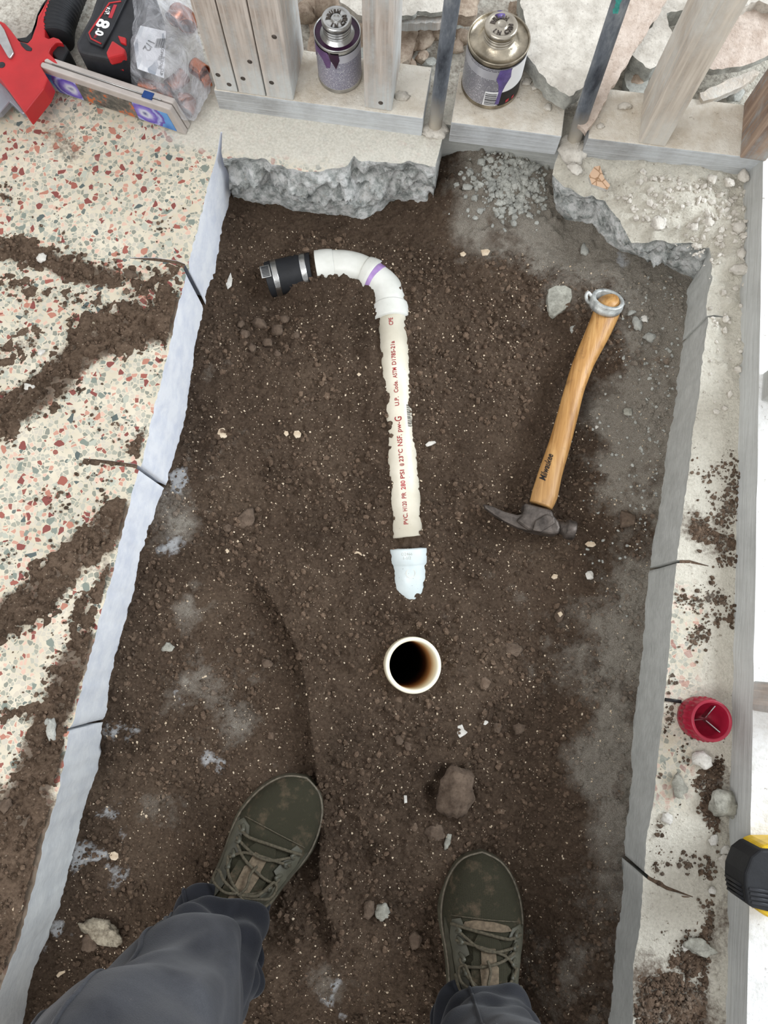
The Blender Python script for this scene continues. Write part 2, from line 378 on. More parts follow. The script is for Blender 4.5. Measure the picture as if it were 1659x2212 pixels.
# ------------------------------------------------------------------ setting: pit outline and floor slab
ZS = 0.12                                # top of the slab
L_TOP = [(449,400),(429,488),(408,562),(400,602),(380,680),(370,731),(354,798),(332,886),(314,967),(294,1035),(269,1127),(246,1231),(219,1319),(192,1427),(165,1530),(156,1565),(146,1600),(127,1707),(96,1811),(77,1899),(42,2031),(8,2116),(-20,2200)]
L_FOOT = [(476,400),(471,484),(466,565),(449,609),(439,636),(424,737),(417,798),(410,872),(391,957),(368,1008),(340,1073),(321,1138),(296,1208),(282,1265),(267,1338),(250,1404),(234,1473),(219,1569),(225,1588),(209,1684),(177,1765),(161,1842),(135,1943),(112,1993),(89,2062),(66,2140),(35,2209)]
R_TOP = [(1541,530),(1540,560),(1528,682),(1520,742),(1509,860),(1496,940),(1488,1016),(1477,1092),(1467,1168),(1463,1206),(1454,1282),(1446,1399),(1442,1440),(1434,1531),(1424,1613),(1411,1733),(1395,1815),(1391,1894),(1382,2001),(1368,2083),(1366,2211)]
R_FOOT = [(1490,651),(1486,697),(1473,750),(1467,807),(1454,883),(1446,963),(1433,1035),(1425,1092),(1416,1149),(1403,1206),(1401,1263),(1395,1358),(1389,1444),(1368,1506),(1368,1580),(1362,1671),(1368,1753),(1356,1856),(1343,1960),(1335,2063),(1339,2211)]
B_TOP = [(480,341),(568,342),(585,353),(642,369),(683,371),(720,364),(750,361),(764,337),(777,347),(862,353),(885,347),(940,361)]
B_FOOT = [(509,440),(551,445),(602,444),(636,457),(670,459),(710,466),(734,467),(769,479),(791,476),(815,464),(845,439),(865,439),(906,454),(931,454)]
D_TOP = [(1200,358),(1226,384),(1269,404),(1313,413),(1336,441),(1353,462),(1376,502),(1411,505),(1454,508),(1489,508),(1541,525)]
D_FOOT = [(1197,459),(1223,479),(1255,485),(1290,499),(1298,519),(1333,543),(1365,551),(1411,563),(1454,583),(1492,606),(1512,632)]
def top(p): return P(p[0], p[1], ZS)[:2]
lt = [top(p) for p in L_TOP]; rt = [top(p) for p in R_TOP]
def along(pts, t):                       # point at fraction t of a polyline
    pts = np.asarray(pts, float); d = np.r_[0, np.cumsum(np.linalg.norm(np.diff(pts, axis=0), axis=1))]; d /= d[-1]
    return np.array([np.interp(t, d, pts[:, k]) for k in range(pts.shape[1])])
def notch(path, w):                      # path of world xy from the slab edge inwards
    path = [np.asarray(p, float) for p in path]; a = []; b = []
    for i, p in enumerate(path):
        t = path[min(i+1, len(path)-1)]-path[max(i-1, 0)]; t /= np.linalg.norm(t); q = np.array([-t[1], t[0]]); k = w/2*(1 if i < len(path)-1 else .25)
        a.append(p+q*k); b.append(p-q*k)
    return a, b
# outline vertices: (x, y, footx, footy, footz, rough)
OUT = []
def put(xy, foot=None, rough=0.0):
    if foot is None: foot = (xy[0], xy[1], -.09)
    OUT.append((xy[0], xy[1], foot[0], foot[1], foot[2], rough))
def put_line(pts, step, jit, seed, rough=0.0):
    for p in resample(pts, step, jit, seed): put(p[:2], None, rough)
YB = -1.25
def edge_with_cuts(pts, cuts, seed, jit):
    """pts in walking order; cuts: [(edge pixel, [inner pixels], width)] in walking order"""
    cur = [np.asarray(pts[0])]; rest = list(pts[1:])
    for ep, inner, w in cuts:
        e = top(ep)
        k = min(range(len(rest)), key=lambda i: 0 if False else (np.linalg.norm(rest[i]-e)))
        up = rest[-1][1] > pts[0][1]
        while rest and ((rest[0][1] < e[1]-.004) if up else (rest[0][1] > e[1]+.004)): cur.append(rest.pop(0))
        while rest and abs(rest[0][1]-e[1]) <= .004: rest.pop(0)
        a, b = notch([e]+[top(p) for p in inner], w)
        side1, side2 = (a, b) if ((a[0][1] < b[0][1]) == up) else (b, a)
        put_line(cur+[side1[0]], .006, jit, seed)
        OUT.pop()
        for q in side1: put(q)
        for q in side2[::-1][:-1]: put(q)
        cur = [side2[0]]
    put_line(cur+rest, .006, jit, seed+1)
edge_with_cuts([np.array([-.385, YB]), np.array([-.388, -.75])]+lt[::-1], [
    ((150,1576), [(138,1577),(100,1580),(70,1581)], .004),
    ((302,1012), [(290,1006),(267,1003),(230,998),(180,991)], .0055),
    ((404,588), [(396,572),(380,566),(335,560),(280,557)], .0055)], 11, .0011)
# crack running up from the corner
cA = [top((470,352)), top((472,330)), top((479,283))]
put(top((458,372))); put(top((464,352))); put(top((470,325))); put(top((476,284))); put(top((480,284))); put(top((478,328)))
N = 70
for i in range(N+1):
    t = i/N; tp = along([top(p) for p in B_TOP], t)+np.array([0, .0035*vnoise(t*40, 3, 5)]); fp = along(B_FOOT, t); fw = P(fp[0], fp[1], -.005)
    put(tp, fw, 1.0)
put(top((944,345)), P(934,452,0), .8); put(top((950,322)), None, .8); put((top((950,322))[0]+.003, .80)); put((.158, .80))
put(top((1203,340)), P(1197,440,.01), .5)
N = 60
for i in range(N+1):
    t = i/N; tp = along([top(p) for p in D_TOP], t)+np.array([0, .003*vnoise(t*30, 3, 8)]); fp = along(D_FOOT, t); fw = P(fp[0], fp[1], .012)
    put(tp, fw, 1.0-.5*sstep(.8, 1, t))
edge_with_cuts(rt[1:]+[np.array([.374, -.75]), np.array([.372, YB])], [
    ((1528,684), [(1545,681),(1583,685)], .003),
    ((1462,1213), [(1490,1213),(1530,1223)], .0045),
    ((1391,1888), [(1402,1897),(1440,1918),(1495,1936)], .0045)], 17, .0006)
XO = 1.7; YT = 1.5; XL = -1.15
OUTL = [(o[0], o[1]) for o in OUT]+[(XO, YB), (XO, YT), (XL, YT), (XL, YB)]
nE = len(OUT)
def px_mask(x, y, pts, r, soft):         # capsule mask along a pixel path on the slab top
    w = [top(p) for p in pts]; d = np.full(np.shape(x), 9.0)
    for a, b in zip(w[:-1], w[1:]):
        ab = b-a; t = np.clip(((x-a[0])*ab[0]+(y-a[1])*ab[1])/(ab.dot(ab)+1e-9), 0, 1); d = np.minimum(d, np.hypot(x-a[0]-t*ab[0], y-a[1]-t*ab[1]))
    return 1-sstep(r-soft, r+soft, d)
SPILL = [([(-60,525),(30,540),(110,565),(170,590),(240,600)], .017, .9), ([(240,600),(330,600),(380,590)], .012, .5), ([(20,620),(140,640),(220,650)], .014, .35),
         ([(385,680),(340,705),(270,720),(190,750),(120,820),(40,880),(-60,930)], .026, 1.0), ([(390,650),(300,640),(230,680),(170,720)], .018, .5), ([(60,740),(0,770),(-60,780)], .018, .5), ([(310,940),(290,970)], .010, .6),
         ([(255,1120),(215,1165),(160,1200),(110,1260),(50,1310),(-40,1360)], .026, 1.0), ([(240,1230),(190,1300),(165,1380)], .012, .6),
         ([(180,1400),(150,1450),(130,1520),(90,1600),(60,1680)], .022, 1.0), ([(60,1545),(0,1545),(-40,1540)], .008, .6), ([(90,1640),(60,1720),(30,1760),(-60,1800)], .03, 1.0),
         ([(160,995),(230,1000),(262,1006)], .004, .5), ([(60,1750),(40,1850),(20,1950),(-10,2060)], .035, 1.2), ([(-60,1800),(-80,2100)], .06, 1.3)]
SPILL_R = [([(1560,1670),(1600,1700),(1590,1760)], .016, .6), ([(1520,1700),(1570,1800)], .014, .5), ([(1580,1950),(1540,2010),(1500,2080),(1410,2150),(1400,2230)], .018, .6), ([(1560,2030),(1480,2200)], .016, .5),
           ([(1500,1140),(1530,1165),(1570,1170)], .009, .28), ([(1590,1320),(1585,1340)], .006, .4)]
def spill(x, y, lst, seed=21):
    s = np.zeros(np.shape(x))
    for pts, r, a in lst: s = np.maximum(s, a*px_mask(x, y, pts, r, r*.7))
    return s
def mortar_mask(x, y):
    a = sstep(.13, .17, x)*sstep(.50, .56, y); b = sstep(.36, .38, x)*(1-.62*sstep(.24, .10, y)*sstep(-.20, -.12, y)*(1-sstep(.42, .46, x))); return np.clip(np.maximum(a, b), 0, 1)
def floor_z(x, y):
    m = mortar_mask(x, y); back = sstep(.16, .2, x)*sstep(.42, .5, y)*(1-sstep(.78, .80, y))
    f, r = worley(x*55, y*55, 31)
    lump = np.clip(.45*(.4+r)-f, 0, 1)
    z = ZS+.0006*fbm(x*30, y*30, 2)+m*(.003*fbm(x*40, y*40, 4, 4)+.0035*lump)+back*(.014*fbm(x*14, y*14, 9, 4)+.012*lump)
    st = sstep(.40, .43, x)*(1-sstep(-.15, 0, y)); z = z+st*.006*np.clip(fbm(x*25, y*25, 12, 4)+.1, 0, 1)
    dd_ = np.full(np.shape(x), 9.0); w_ = [P(p_[0], p_[1], ZS)[:2] for p_ in D_TOP]
    for a_, b_ in zip(w_[:-1], w_[1:]):
        ab = b_-a_; t = np.clip(((x-a_[0])*ab[0]+(y-a_[1])*ab[1])/(ab.dot(ab)+1e-9), 0, 1); dd_ = np.minimum(dd_, np.hypot(x-a_[0]-t*ab[0], y-a_[1]-t*ab[1]))
    z = z-.022*np.exp(-(dd_/.022)**2)
    ledge = px_mask(x, y, [(500,300),(700,330),(900,320)], .03, .03)*.002*fbm(x*60, y*60, 14, 4)
    return z+ledge
fine = lambda g: ((g[:, 0] > .13) & (g[:, 0] < .5) & (g[:, 1] > -.8) & (g[:, 1] < .85)) | ((np.indices((len(g),))[0] % 5) == 0) | ((g[:, 0] > -.45) & (g[:, 0] < .2) & (g[:, 1] > .66) & (g[:, 1] < .8))
p2, f2 = cdt(OUTL, .0048, fine)
x, y = p2[:, 0], p2[:, 1]; z = floor_z(x, y)
TV = np.c_[x, y, z]; TF = [f for f in f2]
dust = sstep(.66, .72, y)*sstep(-.48, -.40, x)*.75+.2*sstep(.55, .9, y)+.15*sstep(-.3, .2, y)*(fbm(x*7, y*7, 61, 3)+.3)
dust = np.maximum(dust, sstep(.79, .82, y)*1.0)
stain = np.maximum(spill(x, y, SPILL)*.75, spill(x, y, SPILL_R)*.7)
stain = np.maximum(stain, .35*sstep(.80, .86, y)); stain = np.maximum(stain, .30*sstep(.2, -.5, y)*(x < -.3))
stain = np.maximum(stain, .42*px_mask(x, y, [(120,290),(160,330)], .03, .03)); stain = np.maximum(stain, .36*px_mask(x, y, [(170,140),(180,170)], .04, .03))
stain = np.maximum(stain, .45*px_mask(x, y, [(1480,1120),(1560,1180)], .03, .03)); stain = np.maximum(stain, .5*px_mask(x, y, [(1400,2130),(1500,2212)], .05, .04))
mort = mortar_mask(x, y)
# side walls of the pit
ROW = 34; SV = []; SA = []; SWh = []
OA = np.array(OUT); zt = floor_z(OA[:, 0], OA[:, 1])
dirs = np.zeros((nE, 2))
for i in range(nE):
    t = OA[min(i+1, nE-1), :2]-OA[max(i-1, 0), :2]; t /= np.linalg.norm(t)+1e-9; dirs[i] = (t[1], -t[0])   # towards the pit
arc = np.r_[0, np.cumsum(np.linalg.norm(np.diff(OA[:, :2], axis=0), axis=1))]
for j in range(ROW+1):
    s = j/ROW
    if j < ROW: px_ = OA[:, 0]+(OA[:, 2]-OA[:, 0])*s; py_ = OA[:, 1]+(OA[:, 3]-OA[:, 1])*s; pz_ = zt+(OA[:, 4]-zt)*s
    else: px_ = OA[:, 2].copy(); py_ = OA[:, 3].copy(); pz_ = np.full(nE, -.10)
    n1 = fbm(arc*26, s*3.2+0*arc, 41, 4); n2 = np.abs(fbm(arc*60, s*7+0*arc, 45, 3)); k = math.sin(math.pi*min(s*1.15, 1))
    d = OA[:, 5]*k*(.030*n1+.016*n2+.014*fbm(arc*150, s*16+0*arc, 48, 3)-.026*np.abs(fbm(arc*34+s*3, s*4-arc*6, 58, 3)))+(1-OA[:, 5])*.0012*k*n1
    dd = np.where(OA[:, 5:6] > .3, np.array([[0.12, -1.0]]), dirs)
    SV.append(np.c_[px_+dd[:, 0]*d, py_+dd[:, 1]*d, pz_+OA[:, 5]*k*.006*n2]); SA.append(OA[:, 5]); SWh.append((OA[:, 0] < -.3)*(OA[:, 5] < .3)*(1-.75*sstep(.15, -.45, OA[:, 1])))  # SWh paints smear and bright daylight on the left face, fading towards the viewer
SV = np.vstack(SV); SA = np.hstack(SA); SWh = np.hstack(SWh); base = len(TV)
SF = [(base+j*nE+i, base+(j+1)*nE+i, base+(j+1)*nE+i+1, base+j*nE+i+1) for j in range(ROW) for i in range(nE-1)]
zero = np.zeros(len(SV)); tz = np.zeros(len(TV))
fl = mesh('floor', np.vstack([TV, SV]), TF+SF, [MAT['floor'], MAT['cut']], fm=[0]*len(TF)+[1]*len(SF),
          attrs={'dust': np.r_[dust, zero], 'stain': np.r_[stain, zero], 'mortar': np.r_[mort, zero], 'rough': np.r_[tz, SA], 'white': np.r_[tz, SWh]})
tag(fl, 'terrazzo and concrete floor slab cut open around the soil pit', kind='structure')

# ------------------------------------------------------------------ soil bed
CP = []
for p in L_FOOT: CP.append(tuple(Px(p[0], p[1], np.interp(P(p[0], p[1], .02)[1], [q[1] for q in lt[::-1]], [q[0] for q in lt[::-1]]))))
for p in R_FOOT: CP.append(tuple(Px(p[0], p[1], np.interp(P(p[0], p[1], .02)[1], [q[1] for q in rt[::-1]], [q[0] for q in rt[::-1]]))))
for p in B_FOOT: CP.append(tuple(P(p[0], p[1], -.002)))
for p in D_FOOT: CP.append(tuple(P(p[0], p[1], .015)))
for a in [(650,545,-.015),(560,560,-.035),(540,650,-.045),(600,690,-.030),(500,600,-.012),(490,520,-.005),(750,500,.0),(600,490,-.012),(900,480,.01),(1000,560,.012),(1100,600,.012),(700,700,0.),(600,850,.004),(750,900,.004),(950,900,.006),(1050,800,.008),
          (1150,800,.0),(1200,900,-.012),(1180,1000,-.01),(1290,880,-.016),(1290,1000,-.008),(1400,900,.012),(1360,750,.010),(1440,700,.022),(1400,640,.03),(1300,560,.02),(480,780,.012),(500,900,.006),(450,1050,.005),(500,1200,-.006),(700,1200,.002),(700,1050,.003),(850,1330,.0),(1000,1200,.002),(1120,1300,-.016),(1250,1400,-.020),(1340,1250,-.002),(1150,1600,-.018),
          (1000,1500,-.004),(750,1450,-.002),(500,1450,-.034),(560,1380,-.032),(400,1500,-.026),(560,1600,-.036),(600,1500,-.034),(350,1300,-.010),(700,1600,.0),(690,1500,.0),(800,1600,.0),(800,1750,.0),(760,1900,-.006),(760,2000,-.010),(700,2150,-.014),(900,1800,-.008),(870,1950,-.014),
          (580,1800,-.036),(500,1950,-.036),(300,1900,-.026),(420,1750,-.030),(560,1720,-.036),(640,1700,-.03),(1050,1980,-.032),(1050,2120,-.032),(1180,1950,-.026),(1270,1800,-.014),(1300,2150,-.010),(1250,1650,-.018),(200,2150,-.02),(400,2180,-.03),(650,1350,-.004),(880,2150,-.02),
          (1060,475,.025),(1060,440,.05),(1070,400,.072),(1070,330,.10),(1150,400,.07),(1150,450,.05),(980,400,.055),(980,330,.1),(965,440,.02),(1120,350,.092),(1185,330,.06),(1090,488,.0)]:
    CP.append(tuple(P(*a)))
CP += [(x_, y_, -.03) for x_ in (-.35, -.1, .1, .34) for y_ in (-.8, -1.0, -1.2)]
CP = np.array(CP)
PIPE_PX = [(682,572,-.004),(715,572,-.004),(750,575,-.004),(785,588,-.003),(820,620,-.002),(840,655,0.),(848,685,.001),(865,909,.002),(875,1058,.002),(882,1153,.002),(886,1200,.001),(888,1270,-.006)]
PIPE_W = [P(a, b, c+.018)-np.array([0, 0, .018]) for a, b, c in PIPE_PX]
VP = P(893, 1437, .022)                   # open standing pipe, rim centre
def soil_base(x, y):
    sh = x.shape; x = x.ravel(); y = y.ravel(); out = np.zeros(len(x)); s = .042
    for i in range(0, len(x), 60000):
        d2 = (x[i:i+60000, None]-CP[None, :, 0])**2+(y[i:i+60000, None]-CP[None, :, 1])**2
        w = np.exp(-d2/(2*s*s))+1e-4/(d2+.01); out[i:i+60000] = (w*CP[None, :, 2]).sum(1)/w.sum(1)
    return out.reshape(sh)
def seg_dist(x, y, pts):
    d = np.full(np.shape(x), 9.0); zz = np.zeros(np.shape(x)); tt = np.zeros(np.shape(x))
    for i, (a, b) in enumerate(zip(pts[:-1], pts[1:])):
        a = np.asarray(a); b = np.asarray(b); ab = b-a; t = np.clip(((x-a[0])*ab[0]+(y-a[1])*ab[1])/(ab[0]**2+ab[1]**2+1e-9), 0, 1)
        q = np.hypot(x-a[0]-t*ab[0], y-a[1]-t*ab[1]); m = q < d; d = np.where(m, q, d); zz = np.where(m, a[2]+t*ab[2], zz); tt = np.where(m, i+t, tt)
    return d, zz, tt
def pmask(x, y, px, py, r, z=0.0):
    c = P(px, py, z); return np.exp(-((x-c[0])**2+(y-c[1])**2)/(r*r))
STEP = [P(a, b, -.01) for a, b in ((545,1240),(585,1290),(615,1350),(648,1420),(665,1520),(680,1650),(688,1760),(690,1900),(720,2010))]
HAM_PX = [(1311,672),(1291,720),(1262,781),(1241,841),(1225,901),(1208,962),(1189,1022),(1177,1067),(1168,1092)]
def soil(x, y, detail=True):
    x = np.asarray(x, float); y = np.asarray(y, float); z = soil_base(x, y)
    # little bank left of the middle ridge
    d, zz, tt = seg_dist(x, y, STEP); sgn = np.sign(x-np.interp(y, [p[1] for p in STEP[::-1]], [p[0] for p in STEP[::-1]]))
    z = z+.013*sgn*np.exp(-(d/.022)**2)*sstep(0, .6, tt)
    # soil thrown against the pipe
    d, zz, tt = seg_dist(x, y, PIPE_W); k = 1-sstep(.028, .07, d); lev = .0125+.006*vnoise(x*28, y*28, 81)+.004*vnoise(x*90, y*90, 82); lev = np.where(tt < 5, lev-.003, lev)
    z = z*(1-k)+(zz+lev)*k
    # hollow round the rubber coupling, hole beside it, foot prints
    c = P(562, 655, -.03); z = z-.022*np.exp(-((x-c[0])**2+(y-c[1])**2)/.034**2)
    dv = np.hypot(x-VP[0], y-VP[1]); z = z-.004*np.exp(-((dv-.046)/.012)**2)
    c = P(958, 1672, 0); z = z-.020*np.exp(-((x-c[0])**2+(y-c[1])**2)/.012**2); z = z-.022*pmask(x, y, 936, 1712, .012)
    z = z-.012*pmask(x, y, 1092, 490, .012, .02)-.018*pmask(x, y, 1265, 860, .02)-.014*pmask(x, y, 1245, 1015, .02)-.01*pmask(x, y, 1262, 1140, .014)-.012*pmask(x, y, 1130, 1060, .02)
    if detail:
        firm = np.clip(pmask(x, y, 500, 1480, .09)+pmask(x, y, 1180, 1300, .08)+pmask(x, y, 1300, 1080, .06)+pmask(x, y, 560, 1700, .08)+pmask(x, y, 1150, 1420, .06)+pmask(x, y, 1010, 1230, .0001), 0, .85)
        loose = 1-firm; niche = sstep(.70, .74, y)
        f, r = worley(x*62, y*62, 51); f2, r2 = worley(x*135, y*135, 53); f3, r3 = worley(x*34, y*34, 56)
        clod = np.sqrt(np.clip((.5*r)**2-f*f, 0, 1)); clod2 = np.sqrt(np.clip((.60*r2)**2-f2*f2, 0, 1)); clod3 = np.sqrt(np.clip((.34*r3*(r3 > .55))**2-f3*f3, 0, 1))
        z = z+.010*fbm(x*11, y*11, 71, 3)+loose*(.007*fbm(x*42, y*42, 75, 5, .6)+.009*clod*(.45+.55*niche)+.006*clod2+.016*clod3)+firm*.0012*fbm(x*80, y*80, 78, 3)
        z = z+niche*(.012*clod+.010*fbm(x*30, y*30, 88, 4, .6))
    z = np.where(y > .70, np.minimum(z, .112), z)
    return z
STEPG = .0026
gx = np.arange(-.44, .47, STEPG); gy = np.arange(YB, .84, STEPG); X, Y = np.meshgrid(gx, gy); Z = soil(X, Y)
ins = np.ones(X.shape, bool)
ins &= np.hypot(X-VP[0], Y-VP[1]) > .0385
nx_, ny_ = len(gx), len(gy); idx = np.arange(nx_*ny_).reshape(ny_, nx_)
q = np.stack([idx[:-1, :-1], idx[:-1, 1:], idx[1:, 1:], idx[1:, :-1]], -1).reshape(-1, 4); keep = ins.ravel()[q].all(1); q = q[keep]
V = np.c_[X.ravel(), Y.ravel(), Z.ravel()]
xx, yy = V[:, 0]+.030*fbm(V[:, 0]*16, V[:, 1]*16, 301, 3), V[:, 1]+.030*fbm(V[:, 0]*16, V[:, 1]*16, 305, 3)
dmask = 1.45*(.55*sstep(.27, .36, xx)*sstep(-.55, -.2, yy)+.35*sstep(.24, .33, xx)*sstep(.25, .45, yy)+.85*sstep(.62, .70, yy)*sstep(-.04, .04, xx)+.35*sstep(.50, .66, yy)*sstep(.05, .3, xx)+.55*pmask(xx, yy, 1380, 880, .06)+.45*pmask(xx, yy, 1400, 600, .07, .02)+.4*pmask(xx, yy, 1300, 1010, .05)+.40*pmask(xx, yy, 1270, 1420, .05)
         +.42*pmask(xx, yy, 380, 1120, .05)+.5*pmask(xx, yy, 400, 1320, .03)+.42*pmask(xx, yy, 430, 1500, .035)+.3*pmask(xx, yy, 330, 1750, .05)+.35*pmask(xx, yy, 500, 1560, .03)+.3*pmask(xx, yy, 1330, 1640, .05)+.4*pmask(xx, yy, 1200, 2100, .04)+.3*pmask(xx, yy, 470, 800, .03)+.35*pmask(xx, yy, 700, 2130, .03))
wmask = 1.35*(.75*pmask(xx, yy, 385, 1050, .026)+.5*pmask(xx, yy, 355, 1180, .02)+.5*pmask(xx, yy, 1330, 560, .03, .02)+.62*pmask(xx, yy, 400, 1510, .022)+.62*pmask(xx, yy, 460, 1660, .016)+.58*pmask(xx, yy, 230, 1760, .03)+.55*pmask(xx, yy, 200, 1870, .03)+.55*pmask(xx, yy, 120, 2030, .025)
         +.6*pmask(xx, yy, 700, 2130, .02)+.6*pmask(xx, yy, 740, 2180, .016)+.45*pmask(xx, yy, 1400, 1300, .03)+.45*pmask(xx, yy, 1200, 2060, .025)+.5*pmask(xx, yy, 270, 1580, .03))
wmask = np.clip(wmask*(.55+2.6*fbm(V[:, 0]*34, V[:, 1]*34, 321, 5, .65)), 0, 1)
dmask = np.clip(dmask*(.9+1.0*fbm(V[:, 0]*22, V[:, 1]*22, 331, 5, .6)), 0, 1.4)+.22*np.clip(pmask(xx, yy, 500, 1480, .09)+pmask(xx, yy, 1180, 1300, .08)+pmask(xx, yy, 450, 1000, .05), 0, 1)
sb = mesh('soil_bed', V, q, MAT['soil'], attrs={'dust': dmask, 'white': wmask})
tag(sb, 'brown crumbly soil at the bottom of the pit', kind='structure')

# crumbs and shell flakes: nobody could count them
def ico():
    t = (1+5**.5)/2; v = np.array([(-1, t, 0), (1, t, 0), (-1, -t, 0), (1, -t, 0), (0, -1, t), (0, 1, t), (0, -1, -t), (0, 1, -t), (t, 0, -1), (t, 0, 1), (-t, 0, -1), (-t, 0, 1)]); v /= np.linalg.norm(v[0])
    f = np.array([(0,11,5),(0,5,1),(0,1,7),(0,7,10),(0,10,11),(1,5,9),(5,11,4),(11,10,2),(10,7,6),(7,1,8),(3,9,4),(3,4,2),(3,2,6),(3,6,8),(3,8,9),(4,9,5),(2,4,11),(6,2,10),(8,6,7),(9,8,1)]); return v, f
IV, IF = ico()
def scatter(pos, size, seed, flat_=1.0, jit=.3):
    rs = np.random.RandomState(seed); n = len(pos); v = IV[None]*(1+rs.uniform(-jit, jit, (n, 12, 1)))
    sc = size[:, None, None]*np.stack([rs.uniform(.7, 1.2, n), rs.uniform(.6, 1.0, n), rs.uniform(.5, .9, n)*flat_], 1)[:, None, :]
    v = v*sc; a = rs.uniform(0, 6.28, n); b = rs.uniform(-.6, .6, n)
    cb, sb_ = np.cos(b), np.sin(b); y1 = v[..., 1]*cb[:, None]-v[..., 2]*sb_[:, None]; z1 = v[..., 1]*sb_[:, None]+v[..., 2]*cb[:, None]; x1 = v[..., 0]
    ca, sa = np.cos(a), np.sin(a); x2 = x1*ca[:, None]-y1*sa[:, None]; y2 = x1*sa[:, None]+y1*ca[:, None]
    v = np.stack([x2, y2, z1], -1)+pos[:, None, :]
    return v.reshape(-1, 3), (IF[None]+12*np.arange(n)[:, None, None]).reshape(-1, 3)
rs = np.random.RandomState(5)
def in_pit(x, y, m=.006):
    lx = np.interp(y, [p[1] for p in lt[::-1]], [p[0] for p in lt[::-1]]); rx = np.interp(y, [p[1] for p in rt[::-1]], [p[0] for p in rt[::-1]])
    ok = (x > lx+m) & (x < rx-m) & (np.hypot(x-VP[0], y-VP[1]) > .045)
    d, zz, tt = seg_dist(x, y, PIPE_W); return ok & (d > .015)
def spots(n, seed, y0=-.60, y1=.66):
    rs = np.random.RandomState(seed); x = rs.uniform(-.39, .41, n); y = rs.uniform(y0, y1, n); k = in_pit(x, y); return x[k], y[k], rs
x, y, rs = spots(26000, 6); s = .0010+.0034*rs.rand(len(x))**3.5; w = worley(x*9, y*9, 91)[0]; s *= .7+.6*(w < .5); zz = soil(x, y)
cv, cf = scatter(np.c_[x, y, zz+s*.2], s, 7)
gi = np.clip(((cv[:, 0]-gx[0])/STEPG).astype(int), 0, nx_-1); gj = np.clip(((cv[:, 1]-gy[0])/STEPG).astype(int), 0, ny_-1)
o = mesh('soil_crumbs', cv, cf, MAT['soil'], smooth=False, attrs={'dust': dmask[gj*nx_+gi]*.8, 'white': np.zeros(len(cv))})
tag(o, 'loose brown soil crumbs all over the bottom of the pit', 'soil', kind='stuff')
x, y, rs = spots(5200, 8); s = .0006+.0015*rs.rand(len(x))**2.5; zz = soil(x, y)
cv, cf = scatter(np.c_[x, y, zz+.0006], s, 9, .35, .4)
o = mesh('shell_fragments', cv, cf, MAT['shell'], smooth=False); tag(o, 'tiny pale shell fragments sprinkled over the brown soil', 'shell grit', kind='stuff')
# crumbly rubble in the niche
rs = np.random.RandomState(33); pts = []
while len(pts) < 900:
    px_, py_ = rs.normal(1110, 42), rs.normal(372, 30); w_ = P(px_, py_, .085)
    if 960 < px_ < 1194 and 318 < py_ < 460: pts.append((w_[0], w_[1]))
pts = np.array(pts); s = .0014+.0060*rs.rand(len(pts))**2; cv, cf = scatter(np.c_[pts[:, 0], pts[:, 1], soil(pts[:, 0], pts[:, 1])+.001], s, 34)
o = mesh('gravel_crumbs', cv, cf, MAT['concrete_chunk'], smooth=False); tag(o, 'grey concrete crumbs heaped under the wall plate between the two copper pipes', 'gravel', kind='stuff')
x, y, rs = spots(16000, 12); k = (x > .22) & (rs.rand(len(x)) < sstep(.24, .40, x)*sstep(.0, .4, y)*.55); x, y = x[k], y[k]; s = rs.uniform(.0010, .0036, len(x))
cv, cf = scatter(np.c_[x, y, soil(x, y)+.0005], s, 13); o = mesh('concrete_grit', cv, cf, MAT['concrete_chunk'], smooth=False); tag(o, 'pale concrete grit strewn along the right side of the pit', 'grit', kind='stuff')

# mortar crumbs on the broken corner
rs = np.random.RandomState(44); x = rs.uniform(.17, .455, 2600); y = rs.uniform(.40, .765, 2600); k = (x > np.interp(y, [.60, .66, .70, .76], [.40, .36, .28, .20])) & ((y > .60) | (x > .405)) & (rs.rand(2600) < .25+.75*sstep(.62, .68, y)); x, y = x[k], y[k]; s = .0010+.0058*rs.rand(len(x))**3
cv, cf = scatter(np.c_[x, y, floor_z(x, y)+s*.3], s, 45); o = mesh('mortar_crumbs', cv, cf, MAT['plaster'], smooth=False); tag(o, 'cream mortar crumbs covering the broken corner of the slab', 'mortar crumbs', kind='stuff')
